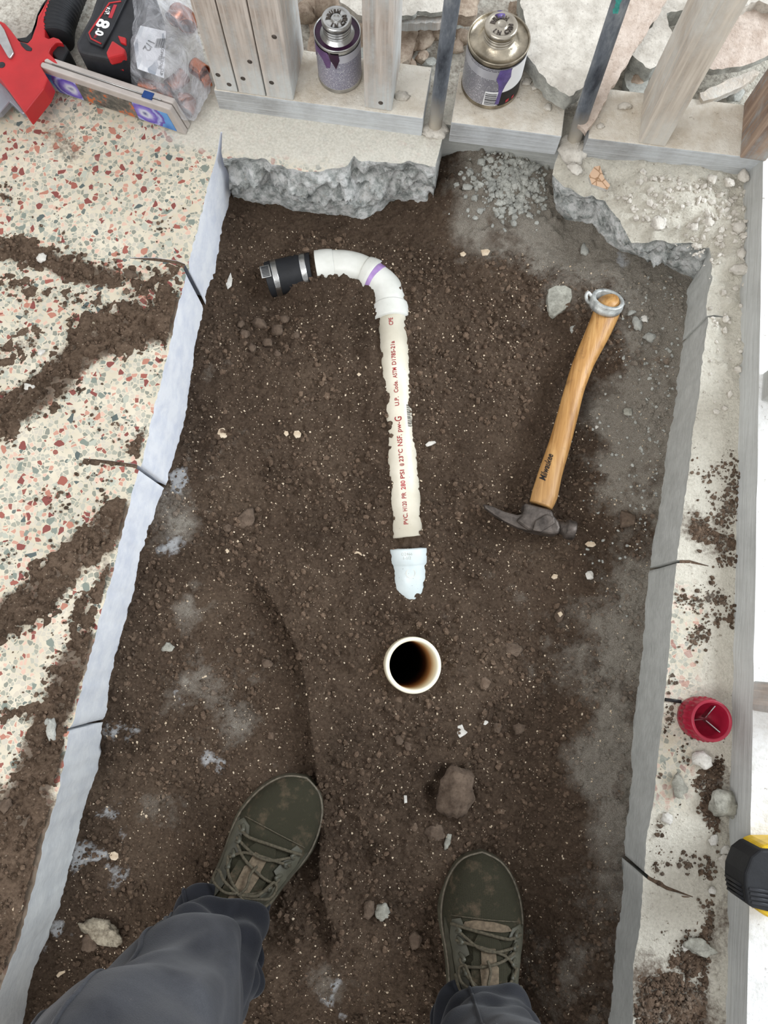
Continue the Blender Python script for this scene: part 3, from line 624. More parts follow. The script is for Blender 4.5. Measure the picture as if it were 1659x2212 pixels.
# soil spilled on the slab
def spill_mesh(name, lst, x0, x1, y0, y1, thick, seed, label, inside):
    st = .0030; gx = np.arange(x0, x1, st); gy = np.arange(y0, y1, st); X, Y = np.meshgrid(gx, gy)
    f, r = worley(X*70, Y*70, seed); cl = np.sqrt(np.clip((.55*r)**2-f*f, 0, 1)); f2, r2 = worley(X*150, Y*150, seed+3); cl2 = np.sqrt(np.clip((.6*r2)**2-f2*f2, 0, 1))
    s = spill(X, Y, lst); s = s+(s > .01)*(.95*fbm(X*24, Y*24, seed, 5, .65)+1.3*fbm(X*80, Y*80, seed+7, 3, .7))-.12
    Z = np.clip(s-.35, -.2, 1.2)*thick+(.005*cl+.003*cl2)*np.clip(s, 0, 1); Z = floor_z(X, Y)+Z; ok = (Z > floor_z(X, Y)-.0015) & inside(X, Y)
    idx = np.arange(X.size).reshape(X.shape); q = np.stack([idx[:-1, :-1], idx[:-1, 1:], idx[1:, 1:], idx[1:, :-1]], -1).reshape(-1, 4); q = q[ok.ravel()[q].all(1)]
    us = np.unique(q); mp = -np.ones(X.size, int); mp[us] = np.arange(len(us)); V = np.c_[X.ravel(), Y.ravel(), Z.ravel()][us]
    o = mesh(name, V, mp[q], MAT['soil'], attrs={'dust': np.zeros(len(V)), 'white': np.zeros(len(V))}); tag(o, label, 'soil', kind='stuff')
    rs = np.random.RandomState(seed+9); n = 40000; x = rs.uniform(x0, x1, n); y = rs.uniform(y0, y1, n); s = spill(x, y, lst); s2 = s+.7*fbm(x*24, y*24, seed, 5, .65)+.12*(s > .02); k = (rs.rand(n) < np.clip(s2*.9-.05, 0, .6)) & inside(x, y); x, y = x[k], y[k]
    sz = .0008+.0030*rs.rand(len(x))**3; cv, cf = scatter(np.c_[x, y, floor_z(x, y)+np.clip(s2[k]-.3, 0, 1)*thick+sz*.3], sz, seed+11)
    return cv, cf
lx_at = lambda y: np.interp(y, [p[1] for p in lt[::-1]], [p[0] for p in lt[::-1]])
rx_at = lambda y: np.interp(y, [p[1] for p in rt[::-1]], [p[0] for p in rt[::-1]])
cv, cf = spill_mesh('spilled_soil', SPILL, -.80, -.36, -.75, .60, .007, 120, 'brown soil trails spilled across the terrazzo floor', lambda X, Y: X < lx_at(Y)-.003)
o = mesh('spilled_crumbs', cv, cf, MAT['soil'], smooth=False, attrs={'dust': np.zeros(len(cv)), 'white': np.zeros(len(cv))}); tag(o, 'loose crumbs scattered over the soil trails on the terrazzo', 'soil', kind='stuff')
cv, cf = spill_mesh('ledge_soil', SPILL_R, .37, .47, -.62, .35, .004, 140, 'thin dirt patches on the pale ledge beside the side wall plate', lambda X, Y: X > rx_at(Y)+.003)
o = mesh('ledge_crumbs', cv, cf, MAT['soil'], smooth=False, attrs={'dust': np.full(len(cv), .25), 'white': np.zeros(len(cv))}); tag(o, 'dirt crumbs lying on the pale ledge beside the side plate', 'soil', kind='stuff')
#PART2
# ------------------------------------------------------------------ wall framing
ZP = ZS+.038
m = M('cream_dust'); m.set(.9, 0, .15); v_ = m.co('Generated'); v2_ = m.co(); col = m.ramp(m.noise(14, v2_, 6, .7), [(.35, srgb(196, 184, 166)), (.6, srgb(226, 220, 208))]); m.base(m.mix(m.mr(m.noise(150, v2_, 6, .8), .60, .70), col, srgb(136, 122, 106))); m.bump(m.noise(160, v2_, 6, .7), .003, .9); MAT['cream_dust'] = m.m
def wood_box(name, x0, x1, y0, y1, z0, z1, mat, label, cat, group=None, shear=0.0, bev=.0015):
    c = np.array([(x0+x1)/2, (y0+y1)/2, z0]); n = 14; g = G(); V, Fc = box((0, 0, 0), x1-x0, y1-y0, z1-z0)
    V = [(v[0], v[1]+shear*v[0], v[2]) for v in V]; g.add(V, Fc)
    if name == 'sole_plate': g.m[1] = 1
    o = g.obj(name, [mat, MAT['cream_dust']] if name == 'sole_plate' else mat, local=True, smooth=False); o.location = c; bevel_obj(o, bev, 2); tag(o, label, cat, group, 'thing'); return o
PY0 = .772
xl = [P(p, q, ZP)[0] for p, q in ((464,199),(514.5,202),(575.5,206),(636,213))]
plate1 = wood_box('sole_plate', -.376, P(913,262,ZP)[0], PY0, PY0+.089, ZS-.004, ZP, MAT['plate'], 'grey dusty sole plate under the triple stud and the small can', 'wall plate', shear=.012)
plate2 = wood_box('sole_plate', P(975,262,ZP)[0], P(1213,296,ZP)[0], PY0+.004, PY0+.092, ZS-.004, ZP, MAT['plate'], 'short grey sole plate piece between the copper pipes, under the large can', 'wall plate', shear=.02)
plate3 = wood_box('sole_plate', P(1270,299,ZP)[0], .462, PY0+.013, PY0+.101, ZS-.004, ZP, MAT['plate'], 'whitened sole plate running from the right-leaning pipe to the corner stud', 'wall plate', shear=.03)
names = ['outer weathered stud of the triple post, beside the plastic bag', 'middle weathered stud of the triple post with a nail head low on its edge', 'inner weathered stud of the triple post, beside the small purple can']
for i in range(3):
    st = wood_box('timber_stud', xl[i]+.0008, xl[i+1]-.0008, PY0+.0, PY0+.089, ZP, 1.3, MAT['wood_grey'], names[i], 'wall stud')
    for (dx, dz) in ((.3, .03), (.68, .014)):
        V, Fc = lathe([(0, 0), (.0042, 0), (.0036, .0012), (0, .0018)], (xl[i]+(xl[i+1]-xl[i])*dx, PY0+.001, ZP+dz+.05*i*(dx > .5)), 12, (0, -1, 0)); mesh('nail_head', V, Fc, MAT['dull_steel'], st)
x4a, x4b = P(787,234,ZP)[0], P(846,240,ZP)[0]
s4 = wood_box('timber_stud', x4a, x4b, PY0+.006, PY0+.092, ZP, 1.3, MAT['wood_grey'], 'single weathered stud standing between the two solvent cans', 'wall stud')
V, Fc = lathe([(0, 0), (.0042, 0), (.0036, .0012), (0, .0018)], ((x4a+x4b)/2+.004, PY0+.007, ZP+.014), 12, (0, -1, 0)); mesh('nail_head', V, Fc, MAT['dull_steel'], s4)
pr = P(1379,309,ZP); pr2 = P(1437,313,ZP)
wood_box('timber_stud', pr[0], pr2[0], pr[1], pr[1]+.089, ZP, 1.3, MAT['wood_pale'], 'pale leaning-looking stud standing on the whitened plate near the corner', 'wall stud')
pc = P(1598,336,ZP)
wood_box('timber_stud', pc[0], pc[0]+.038, pc[1]-.004, pc[1]+.089, ZP, 1.3, MAT['wood_brown'], 'reddish brown corner stud with a plaster-whitened front edge', 'wall stud')
# side plate along the right
a0 = P(1606,640,ZS); a1 = P(1570,2200,ZS); sl = (a1[0]-a0[0])/(a1[1]-a0[1])
ya, yb = YB, PY0+.10; xa = a0[0]+sl*(ya-a0[1]); xb = a0[0]+sl*(yb-a0[1])
def side_plate():
    ys = np.linspace(ya, yb, 160); g = G(); V = []
    w = .009*0+np.array([.0012*vnoise(t*30, 0, 7) for t in ys])
    for i, yy_ in enumerate(ys):
        x_ = xa+(xb-xa)*(yy_-ya)/(yb-ya)+w[i]; V += [(x_-.004, yy_, ZS-.006), (x_+.006, yy_, ZP), (x_+.086, yy_, ZP), (x_+.086, yy_, ZS-.006)]
    Fc = []
    for i in range(len(ys)-1):
        for k in range(4): Fc.append((4*i+k, 4*(i+1)+k, 4*(i+1)+(k+1) % 4, 4*i+(k+1) % 4))
    Fc += [(0, 1, 2, 3), tuple(4*(len(ys)-1)+k for k in (3, 2, 1, 0))]
    fm = [0, 1, 0, 0]*(len(ys)-1)+[0, 0]
    o = mesh('sole_plate', V, Fc, [MAT['plate_y'], MAT['white_plate']], smooth=False, fm=fm); tag(o, 'long sole plate along the right wall with a plaster-white top', 'wall plate')
m = M('plaster_dusted_wood'); m.set(.85); v_ = m.co(); col = m.ramp(m.noise(30, v_, 6, .7), [(.35, srgb(204, 202, 196)), (.55, srgb(228, 228, 226))]); m.base(m.mix(m.mr(m.noise(110, v_, 5, .75), .62, .70), col, srgb(140, 132, 122))); m.bump(m.noise(150, v_, 5), .002); MAT['white_plate'] = m.m
side_plate()
for (py0, py1, lab) in ((806,866,'grey stud on the side plate level with the hammer handle'), (1470,1534,'brown-grained stud on the side plate beside the red deburring cup')):
    u = P(1624+(20 if py0 < 1000 else 0), py1, ZP); w_ = P(1624+(20 if py0 < 1000 else 0), py0, ZP)
    wood_box('timber_stud', u[0], u[0]+.085, u[1], w_[1], ZP, 1.3, MAT['plate_y'] if py0 < 1000 else MAT['wood_grey'], lab, 'wall stud')

# copper risers
def riser(p0, z0, p1, r, label, blotch):
    b = P(*p0, z0); t = Py(*p1, b[1]); d = (t-b); d /= d[2]; e = b+d*(1.3-b[2]); b = b-d*.03
    n = 60; pts = [b+(e-b)*i/n for i in range(n+1)]; V, Fc = tube(pts, r, 24, up=(0, 1, 0)); o = mesh('copper_pipe', V, Fc, MAT['riser'], origin=b); tag(o, label, 'pipe')
    if blotch:
        V, Fc = [], []
        rsb = np.random.RandomState(4)
        for (pp, zz_) in blotch:
            c = Py(*pp, b[1]-r); n0 = 14; k = len(V); ax, _, _ = frame(d)
            cx_, cz_ = c[0], c[2]; V.append((cx_, b[1]-r-.0003, cz_))
            for i in range(n0):
                w = 2*math.pi*i/n0; rr = zz_*rsb.uniform(.6, 1.2); dx = rr*math.cos(w); dx = max(-r*.9, min(r*.9, dx)); V.append((cx_+dx, b[1]-math.sqrt(max(r*r-dx*dx, 0))-.0003, cz_+rr*1.5*math.sin(w)))
            Fc += [(k, k+1+i, k+1+(i+1) % n0) for i in range(n0)]
        mesh('green_patina', V, Fc, MAT['verdigris'], o)
m = M('weathered_riser'); m.set(.55, .25, .4); v_ = m.co(); vs_ = m.co(scale=(1, 1, .35)); n_ = m.noise(26, vs_, 6, .7)
col = m.ramp(n_, [(.34, srgb(58, 62, 70)), (.52, srgb(112, 118, 126)), (.70, srgb(168, 172, 174))]); sx = m.n('ShaderNodeSeparateXYZ'); m.l(v_, sx.inputs[0])
col = m.mix(m.mr(m.math('ADD', sx.outputs[2], m.math('MULTIPLY', n_, .06)), .06, .12, 1, 0), col, srgb(184, 176, 162)); m.base(col); m.bump(n_, .0008); MAT['riser'] = m.m
MAT['verdigris'] = flat('verdigris', srgb(70, 156, 146), .7, var=.2, sc=200)
riser((941,262), .135, (977,0), .0104, 'thin grey-blue copper pipe rising beside the large can', None)
riser((1243,292), .135, (1341,0), .0108, 'thin leaning copper pipe with green patina, farther from the cans', [((1337,8), .006), ((1333,22), .0045)])
# mortar collars round the risers
for (px_, py_, s_, sd, lab) in ((935,280,(.05,.034,.016),3,'pale mortar lump packed round the foot of the pipe beside the large can'), (1238,322,(.05,.06,.022),4,'pale mortar lump packed round the foot of the green-stained pipe')):
    c = P(px_, py_, ZS+.002); V, Fc = hull_rock(c, s_, sd, n=40); o = mesh('mortar_lump', V, Fc, MAT['plaster'], origin=c); tag(o, lab, 'mortar')

# ------------------------------------------------------------------ rubble and slabs behind the framing
def chunk(name, px, ztop, thick, mat, label, cat, rough=.003, group=None, seed=0, step=.006, jit=.0018, side=None):
    zt_ = [ztop]*len(px) if np.isscalar(ztop) else ztop
    w = np.array([P(a, b, c) for (a, b), c in zip(px, zt_)]); A = np.c_[w[:, :2], np.ones(len(w))]; co, *_ = np.linalg.lstsq(A, w[:, 2], rcond=None)
    out = resample([tuple(q[:2]) for q in w]+[tuple(w[0][:2])], .007, jit, seed+3)[:-1]; p, f = cdt([o_[:2] for o_ in out], step, None, seed+1)
    zf = lambda x_, y_: co[0]*x_+co[1]*y_+co[2]+rough*(fbm(x_*45, y_*45, 200+seed, 4)+.6*fbm(x_*12, y_*12, 210+seed, 2))
    g = G(); g.add(np.c_[p, zf(p[:, 0], p[:, 1])], f, 0); oa = np.array([o_[:2] for o_ in out]); n = len(oa); ctr = oa.mean(0); V = []
    A_ = 0.5*sum(oa[i-1][0]*oa[i][1]-oa[i][0]*oa[i-1][1] for i in range(n))
    R_ = 4
    for j in range(R_+1):
        s = j/R_; q = oa+(ctr-oa)/np.linalg.norm(ctr-oa, axis=1)[:, None]*(.1*thick*s+.12*thick*vnoise(np.arange(n)*.7, np.full(n, j*1.3), 220+seed)[:, None]*(j > 0)); V += list(np.c_[q, zf(oa[:, 0], oa[:, 1])-thick*s])
    Fc = [(j*n+i, (j+1)*n+i, (j+1)*n+(i+1) % n, j*n+(i+1) % n) for j in range(R_) for i in range(n)]
    if A_ < 0: Fc = [t[::-1] for t in Fc]
    g.add(V, Fc, 1); g.add([V[R_*n+i] for i in range(n)], [tuple(range(n))[::(1 if A_ < 0 else -1)]], 1)
    c0 = np.array([*ctr, co[0]*ctr[0]+co[1]*ctr[1]+co[2]-thick])
    o = g.obj(name, [mat, side or mat], origin=c0); tag(o, label, cat, group); return o
chunk('broken_plaster', [(1133,40),(1131,104),(1160,150),(1182,178),(1230,207),(1262,186),(1277,142),(1300,80),(1345,-10),(1370,-90),(1180,-100),(1120,-20)], .198, .030, MAT['plaster'], 'big broken plaster slab leaning on the plate behind the large can', 'plaster slab', .003, seed=1, side=MAT['concrete_chunk'])
chunk('broken_plaster', [(1283,130),(1318,80),(1360,-10),(1460,-30),(1441,0),(1396,70),(1350,142),(1318,196),(1284,262),(1266,288),(1248,270),(1262,215),(1278,165)], [.178,.19,.20,.20,.20,.195,.188,.18,.172,.170,.170,.172,.176], .008, MAT['plaster_pink'], 'long narrow pinkish plaster strip lying across the plate beside the green-stained pipe', 'plaster slab', .0016, seed=2)
chunk('broken_plaster', [(1440,30),(1480,20),(1530,-60),(1480,-90),(1420,-40),(1412,50),(1364,118),(1404,150),(1440,130),(1455,80)], .172, .028, MAT['plaster'], 'white crusty plaster block behind the pale stud', 'plaster slab', .004, seed=3, side=MAT['concrete_chunk'])
chunk('broken_plaster', [(1700,40),(1640,6),(1590,20),(1560,62),(1528,100),(1500,152),(1560,150),(1610,140),(1700,108)], [.20,.20,.20,.195,.19,.182,.184,.186,.19], .012, MAT['plaster_pink'], 'wide pinkish plaster piece between the pale stud and the corner stud', 'plaster slab', .0025, seed=4, side=MAT['concrete_chunk'])
chunk('broken_plaster', [(1600,-60),(1560,-20),(1540,30),(1590,22),(1640,0),(1720,30),(1720,-80)], .215, .02, MAT['plaster'], 'plaster piece at the back corner above the pinkish one', 'plaster slab', .004, seed=5)
chunk('lath_board', [(1512,200),(1570,172),(1628,150),(1642,156),(1610,182),(1560,206),(1520,218)], .165, .012, MAT['wood_pale'], 'broken tan board splinter under the pinkish plaster piece', 'board', .001, seed=6)
chunk('broken_plaster', [(852,-60),(858,36),(890,34),(902,24),(930,28),(945,26),(975,24),(985,-60)], .20, .008, MAT['plaster'], 'bumpy white plaster sheet resting above the stones behind the thin pipe', 'plaster slab', .004, seed=7, side=MAT['concrete_chunk'])
chunk('board_offcut', [(856,38),(962,30),(968,46),(900,52),(856,52)], .185, .014, MAT['wood_grey'], 'grey board edge under the bumpy white plaster sheet', 'board', .0006, seed=8)
chunk('broken_plaster', [(976,-40),(968,24),(1006,34),(1030,30),(1040,-40)], .188, .02, MAT['dirt_chunk'], 'tan rubble block between the thin pipe and the large can', 'plaster slab', .004, seed=9)
chunk('broken_plaster', [(715,-60),(735,6),(752,16),(772,30),(800,32),(800,-60)], .19, .015, MAT['plaster'], 'white plaster scrap at the back behind the small can', 'plaster slab', .004, seed=10)
chunk('rubble_block', [(860,54),(905,54),(898,90),(884,128),(866,138),(850,130)], .150, .03, MAT['dirt_chunk'], 'beige flat-sided rubble block right behind the single stud', 'rubble', .002, seed=11)
chunk('rubble_block', [(645,-50),(668,60),(665,130),(640,140),(690,150),(720,120),(790,110),(790,60),(720,-50)], .13, .02, MAT['dirt_chunk'], 'brown dirty rubble block in the gap behind the small can', 'rubble', .005, seed=12)
chunk('rubble_block', [(1362,125),(1350,170),(1362,200),(1400,205),(1402,160)], .145, .02, MAT['concrete_chunk'], 'grey rubble block in the dark gap left of the pale stud', 'rubble', .004, seed=13)
rs = np.random.RandomState(77); k = 0
gp = [(918,82,.034,.05),(945,68,.03,.03),(980,60,.03,.035),(1000,80,.03,.03),(985,100,.026,.026),(965,112,.02,.02),(912,124,.028,.02),(890,140,.022,.016),(930,134,.024,.018),(1128,130,.02,.02),(1375,180,.03,.03),(1545,205,.02,.02),(1480,130,.03,.03),(1500,170,.024,.02),(1590,200,.04,.03),(1610,175,.03,.02),(655,165,.03,.03),(668,185,.022,.02),(655,140,.02,.02),(780,150,.02,.024),(775,120,.03,.03),(700,10,.04,.04),(660,30,.035,.04),(1420,40,.03,.03),(1110,20,.03,.03),(1100,60,.03,.03)]
GL = ['smooth beige stone behind the grey board edge, nearest the single stud', 'grey oval stone standing upright in the gap between single stud and thin pipe', 'stone just behind the thin copper pipe', 'grey stone between the thin pipe and the large can, high in the gap', 'rounded stone between the thin pipe and the rim of the large can', 'small stone touching the thin pipe on its far side', 'flattish stone at the plate edge left of the thin pipe', 'small crumbly stone against the back of the plate beside the single stud', 'small stone low in the dark gap left of the thin pipe', 'little stone at the side of the large can under the broken slab', 'dusty stone in the dark gap left of the pale stud', 'small stone just right of the foot of the pale stud', 'stone hidden behind the pale stud', 'stone peeping out right of the pale stud', 'stone under the tan board splinter', 'wide stone below the pinkish plaster near the corner stud', 'stone beside the triple post behind the small can', 'low stone at the foot of the triple post', 'small stone left of the small can rim', 'stone between the small can and the single stud', 'stone behind the small can beside the single stud', 'big stone at the very back above the small can', 'big stone at the very back beside the triple post', 'stone behind the pale stud at the very back', 'stone above the large can near the broken slab', 'stone touching the broken slab beside the large can rim']
for (a, b, sx_, sy_) in gp:
    c = P(a, b, ZS+.008+min(sx_, sy_)*.3); V, Fc = hull_rock(c, (sx_, sy_, min(sx_, sy_)*.8), 300+k, rs.uniform(0, 3)); k += 1
    o = mesh('rubble_stone', V, Fc, MAT['dirt_chunk'] if k % 3 else MAT['concrete_chunk'], origin=c); tag(o, GL[k-1], 'rubble stone', 'rubble stones behind the sole plates')
# bits on the plates and on the broken ledge
bits = [(866,208,.030,.018,ZP+.002,'plaster','flat white plaster crumb on the plate between single stud and thin pipe'),(1350,228,.026,.016,ZP+.003,'plaster','pale plaster chip on the plate between the green-stained pipe and the pale stud'),(1297,272,.016,.010,ZP+.002,'plaster','small plaster chip near the front edge of the plate by the green-stained pipe'),
        (1138,178,.024,.014,ZP+.003,'plaster','white plaster crumb on the plate against the big broken slab'),(1156,186,.018,.012,ZP+.002,'plaster','second crumb beside the white one under the big broken slab'),(1183,232,.014,.014,ZP+.002,'plaster','small diamond-shaped plaster chip on the plate beside the large can'),
        (1424,482,.026,.030,.135,'plaster','upright white mortar chunk in the middle of the broken grey slope'),(1240,366,.022,.026,ZS+.008,'plaster','white mortar chunk beside the tile shard'),(1603,582,.020,.050,ZS+.006,'plaster','long pale plaster flake lying against the side plate'),(1600,545,.020,.018,ZS+.006,'plaster','pale plaster lump just above the long flake by the side plate'),(1606,380,.026,.022,ZS+.012,'plaster','plaster lump in the corner under the corner stud'),
        (1598,490,.022,.024,ZS+.008,'plaster','rounded plaster lump by the side plate halfway down the broken corner'),(1575,395,.020,.016,ZS+.014,'plaster','pale crumb among the mortar near the corner'),(1540,385,.022,.018,ZS+.014,'plaster','grey-white crumb in front of the corner plate'),(1532,480,.018,.016,ZS+.012,'plaster','pale mortar crumb above the slab edge corner'),(1500,490,.016,.014,ZS+.010,'plaster','pointed mortar crumb above the slab edge corner'),
        (1517,1640,.030,.026,ZS+.008,'stone_white','white plaster lump below the red deburring cup'),(1466,1700,.024,.030,ZS+.006,'stone_grey','pitted grey lump on the ledge below the red cup'),(1560,1738,.040,.040,ZS+.014,'stone_grey','big craggy grey stone on the dirty ledge below the red cup'),(1583,1756,.018,.018,ZS+.006,'stone_grey','small stone tucked against the big craggy ledge stone'),(1441,1768,.018,.018,ZS+.004,'stone_white','small pale lump left of the big craggy ledge stone'),
        (1541,1816,.018,.012,ZS+.004,'stone_white','flat white chip below the craggy ledge stone'),(1574,1862,.024,.026,ZS+.006,'plaster','creamy plaster lump against the side plate beside the yellow tool'),(1510,2046,.022,.044,ZS+.005,'stone_grey','oval grey pebble low on the ledge'),(1540,1925,.012,.012,ZS+.004,'stone_white','tiny white lump near the end of the long saw cut'),(1482,2045,.012,.012,ZS+.003,'stone_white','tiny white chip beside the oval ledge pebble'),(1570,1838,.016,.020,ZS+.004,'stone_white','pale wedge chip beside the creamy lump on the ledge')]
for i, (a, b, sx_, sy_, z_, mt, lab) in enumerate(bits):
    c = P(a, b, z_); V, Fc = hull_rock(c, (sx_, sy_, min(sx_, sy_)*.6), 400+i, .2*i); o = mesh('plaster_chunk' if mt == 'plaster' else 'ledge_stone', V, Fc, MAT[mt], origin=c); tag(o, lab, 'plaster chunk' if mt == 'plaster' else 'stone')
m = M('tile_shard'); m.set(.6); e_ = m.vor(75, m.co(), 'DISTANCE_TO_EDGE'); m.base(m.mix(m.mr(e_.outputs[0], 0, .09), srgb(132, 98, 66), srgb(196, 164, 136))); MAT['tile'] = m.m
chunk('tile_shard', [(1278,398),(1272,380),(1284,360),(1296,358),(1306,386),(1318,400),(1312,410),(1296,404)], ZS+.014, .006, MAT['tile'], 'tan pebble-patterned tile shard on the broken slab edge', 'tile shard', .0005, seed=20, step=.004, jit=.0005, side=MAT['stone_white'])

# ------------------------------------------------------------------ solvent cans
def label_material(name, bgc, ink, band):
    m = M(name); m.set(.32, .35, .5); v = m.co(); s = m.n('ShaderNodeSeparateXYZ'); m.l(v, s.inputs[0])
    ang = m.math('ARCTAN2', s.outputs[1], s.outputs[0]); row = m.math('FRACT', m.math('MULTIPLY', s.outputs[2], 430.0))
    cmb = m.n('ShaderNodeCombineXYZ'); m.l(m.math('MULTIPLY', ang, 26.0), cmb.inputs[0]); m.l(m.math('MULTIPLY', m.math('FLOOR', m.math('MULTIPLY', s.outputs[2], 430.0)), 3.7), cmb.inputs[1])
    w = m.noise(1.0, cmb.outputs[0], 3, .8); k = m.math('MULTIPLY', m.math('LESS_THAN', row, .52), m.math('GREATER_THAN', w, .43))
    cm2 = m.n('ShaderNodeCombineXYZ'); m.l(m.math('FLOOR', m.math('MULTIPLY', s.outputs[2], 70.0)), cm2.inputs[0]); para = m.math('GREATER_THAN', m.noise(1.7, cm2.outputs[0], 0), .40); k = m.math('MULTIPLY', k, para)
    col = m.mix(k, bgc, ink); bd = m.math('LESS_THAN', s.outputs[2], .0075); col = m.mix(bd, col, band); m.base(col); m.bump(m.noise(60, v), .0003); return m.m
MAT['label_a'] = label_material('small_can_label', srgb(196, 196, 206), srgb(84, 80, 112), srgb(60, 44, 120))
MAT['label_b'] = label_material('large_can_label', srgb(192, 192, 198), srgb(92, 90, 100), srgb(34, 30, 36))
MAT['can_top_gold'] = flat('tarnished_tin', srgb(172, 162, 144), .34, .9, var=.3, sc=40, bump=.0004)
def solve_can(fb, rim, r):
    f = P(*fb, ZP); c = np.array([f[0], f[1]+r, ZP]); t = Pv(*rim, c[0], c[1]); return c, t[2]-ZP
def cyl_patch(name, c, r, poly, mat, parent, z0=0, sp=.003, eps=.0004):
    """poly: (angle in degrees from facing the pit, height)"""
    q = [(math.radians(a)*r, h) for a, h in poly]; q = [tuple(v[:2]) for v in resample(q+[q[0]], .004)[:-1]]; p, f = cdt(q, sp, None, 3)
    V = [(c[0]+(r+eps)*math.sin(u/r), c[1]-(r+eps)*math.cos(u/r), c[2]+h) for u, h in p]; return mesh(name, V, f, mat, parent)
def can(c, r, h, label, lab_mat, top_mat, cap_r, txt_rot, big):
    t = empty('solvent_can', c, 0, label, 'can'); L = lathe
    body = mesh('can_body', *L([(0, 0), (r*.93, 0), (r, .0015), (r*1.015, .003), (r*.985, .0055), (r*.985, h-.006), (r*1.02, h-.003), (r*1.02, h), (r*.985, h+.0006), (r*.965, h-.0015), (r*.95, h-.005), (cap_r*1.25, h-.0045), (cap_r*1.1, h+.001), (cap_r*.9, h+.003)], c, 64), top_mat, t)
    n = 48; V = []; Z = np.linspace(.008, h-.009, 12)
    for z_ in Z:
        for k in range(n+1): w = math.radians(-150+300*k/n); V.append((c[0]+(r*.985+.0005)*math.sin(w), c[1]-(r*.985+.0005)*math.cos(w), c[2]+z_))
    Fc = [(i*(n+1)+k, i*(n+1)+k+1, (i+1)*(n+1)+k+1, (i+1)*(n+1)+k) for i in range(len(Z)-1) for k in range(n)]; lb = mesh('paper_label', V, Fc, lab_mat, t)
    H0 = h+.001; cp = [(cap_r*.9, H0-.002)]
    for i in range(3): cp += [(cap_r*.97, H0+.0045*i+.0005), (cap_r*.97, H0+.0045*i+.0022), (cap_r*.88, H0+.0045*i+.003), (cap_r*.88, H0+.0045*i+.004)]
    Hc = H0+.0145; cp += [(cap_r, Hc-.001), (cap_r*1.02, Hc+.004), (cap_r*.96, Hc+.0065), (cap_r*.80, Hc+.0068), (cap_r*.76, Hc+.0058), (cap_r*.36, Hc+.0058), (cap_r*.32, Hc+.0072), (cap_r*.24, Hc+.0072), (cap_r*.20, Hc+.0062), (0, Hc+.0062)]
    cap = mesh('screw_cap', *L(cp, c, 56), MAT['steel'] if not big else MAT['can_top_steel'], t); g = G()
    for word, a0, a1 in (('BRUSH', 200, 95), ('IN', 262, 292), ('CAN', 338, 392)):
        for i, ch in enumerate(word):
            u = i/(len(word)-1); w = math.radians((a0+(a1-a0)*u)+txt_rot); V, Fc = text_geo(ch, cap_r*.34, bold=.0004, extrude=.00035, align='CENTER')
            inward = word != 'IN' and False
            up = np.array([math.cos(w), math.sin(w)]) if a1 < a0 else -np.array([math.cos(w), math.sin(w)])
            rg = np.array([up[1], -up[0]]); ctr = np.array(c[:2])+cap_r*.56*np.array([math.cos(w), math.sin(w)])
            V2 = [(ctr[0]+rg[0]*v[0]+up[0]*(v[1]-cap_r*.12), ctr[1]+rg[1]*v[0]+up[1]*(v[1]-cap_r*.12), c[2]+Hc+.0063+v[2]) for v in V]; g.add(V2, Fc)
    g.obj('embossed_letters', MAT['dull_steel'], cap, smooth=False); return t, lb, Hc
MAT['can_top_steel'] = flat('cap_steel', srgb(186, 178, 164), .35, .9, var=.15, bump=.0002)
c1, h1 = solve_can((727,203), (719,68), .0325)
tA, lA, hA = can(c1, .0325, h1, 'small purple-stained solvent can with a silver cap, between two studs', MAT['label_a'], MAT['steel'], .0205, -12, False)
mesh('primer_pool', *lathe([(.0312, h1-.0018), (.0235, h1-.0022), (.0215, h1-.002)], c1, 48), MAT['purple_dark'], tA)
cyl_patch('primer_drip', c1, .0325, [(-14,h1-.006),(12,h1-.006),(14,h1-.016),(9,h1-.024),(4,h1-.032),(-2,h1-.024),(-8,h1-.018)], MAT['purple_dark'], tA, eps=.0008)
cyl_patch('primer_stain', c1, .0325, [(-80,h1-.006),(-16,h1-.006),(-8,h1-.020),(-12,h1-.032),(-22,h1-.034),(-32,h1-.022),(-52,h1-.018),(-62,h1-.030),(-80,h1-.04)], MAT['purple_stain'] if 'purple_stain' in MAT else flat('purple_stain', srgb(104, 74, 120), .3, bump=0, var=.2), tA, eps=.0006)
c2, h2 = solve_can((1050,237), (1069,80), .043)
tB, lB, hB = can(c2, .043, h2, 'large solvent can with a tarnished gold top, between the copper pipes', MAT['label_b'], MAT['can_top_gold'], .0225, -30, True)
cyl_patch('primer_drip', c2, .043, [(12,h2-.010),(34,h2-.010),(36,h2-.026),(28,h2-.040),(24,.035),(22,.012),(14,.012),(17,.035),(14,h2-.036),(8,h2-.026)], MAT['purple_wet'], tB, eps=.0008)
cyl_patch('white_panel', c2, .043, [(36,h2-.010),(80,h2-.010),(80,.034),(22,.034),(26,h2-.044)], MAT['white_print'], tB, eps=.0006)
cyl_patch('black_panel', c2, .043, [(24,.033),(80,.033),(80,.008),(20,.008)], MAT['black_print'], tB, eps=.0007)
cyl_patch('barcode_panel', c2, .043, [(-8,.036),(18,.036),(16,.009),(-10,.009)], MAT['white_print'], tB, eps=.0006)
g = G(); zz_ = .011
for wd in (1, .5, 1.4, .6, 1, 2, .6, 1.2, .5, 1.6, .6, 1):
    V = []
    for h_ in (zz_, zz_+.0009*wd):
        for k in range(6): w = math.radians(-7+22*k/5); V.append((c2[0]+.0441*math.sin(w), c2[1]-.0441*math.cos(w), c2[2]+h_))
    g.add(V, [(k, k+1, 7+k, 6+k) for k in range(5)]); zz_ += .0009*wd+.001
g.obj('barcode', MAT['black_print'], tB, smooth=False)
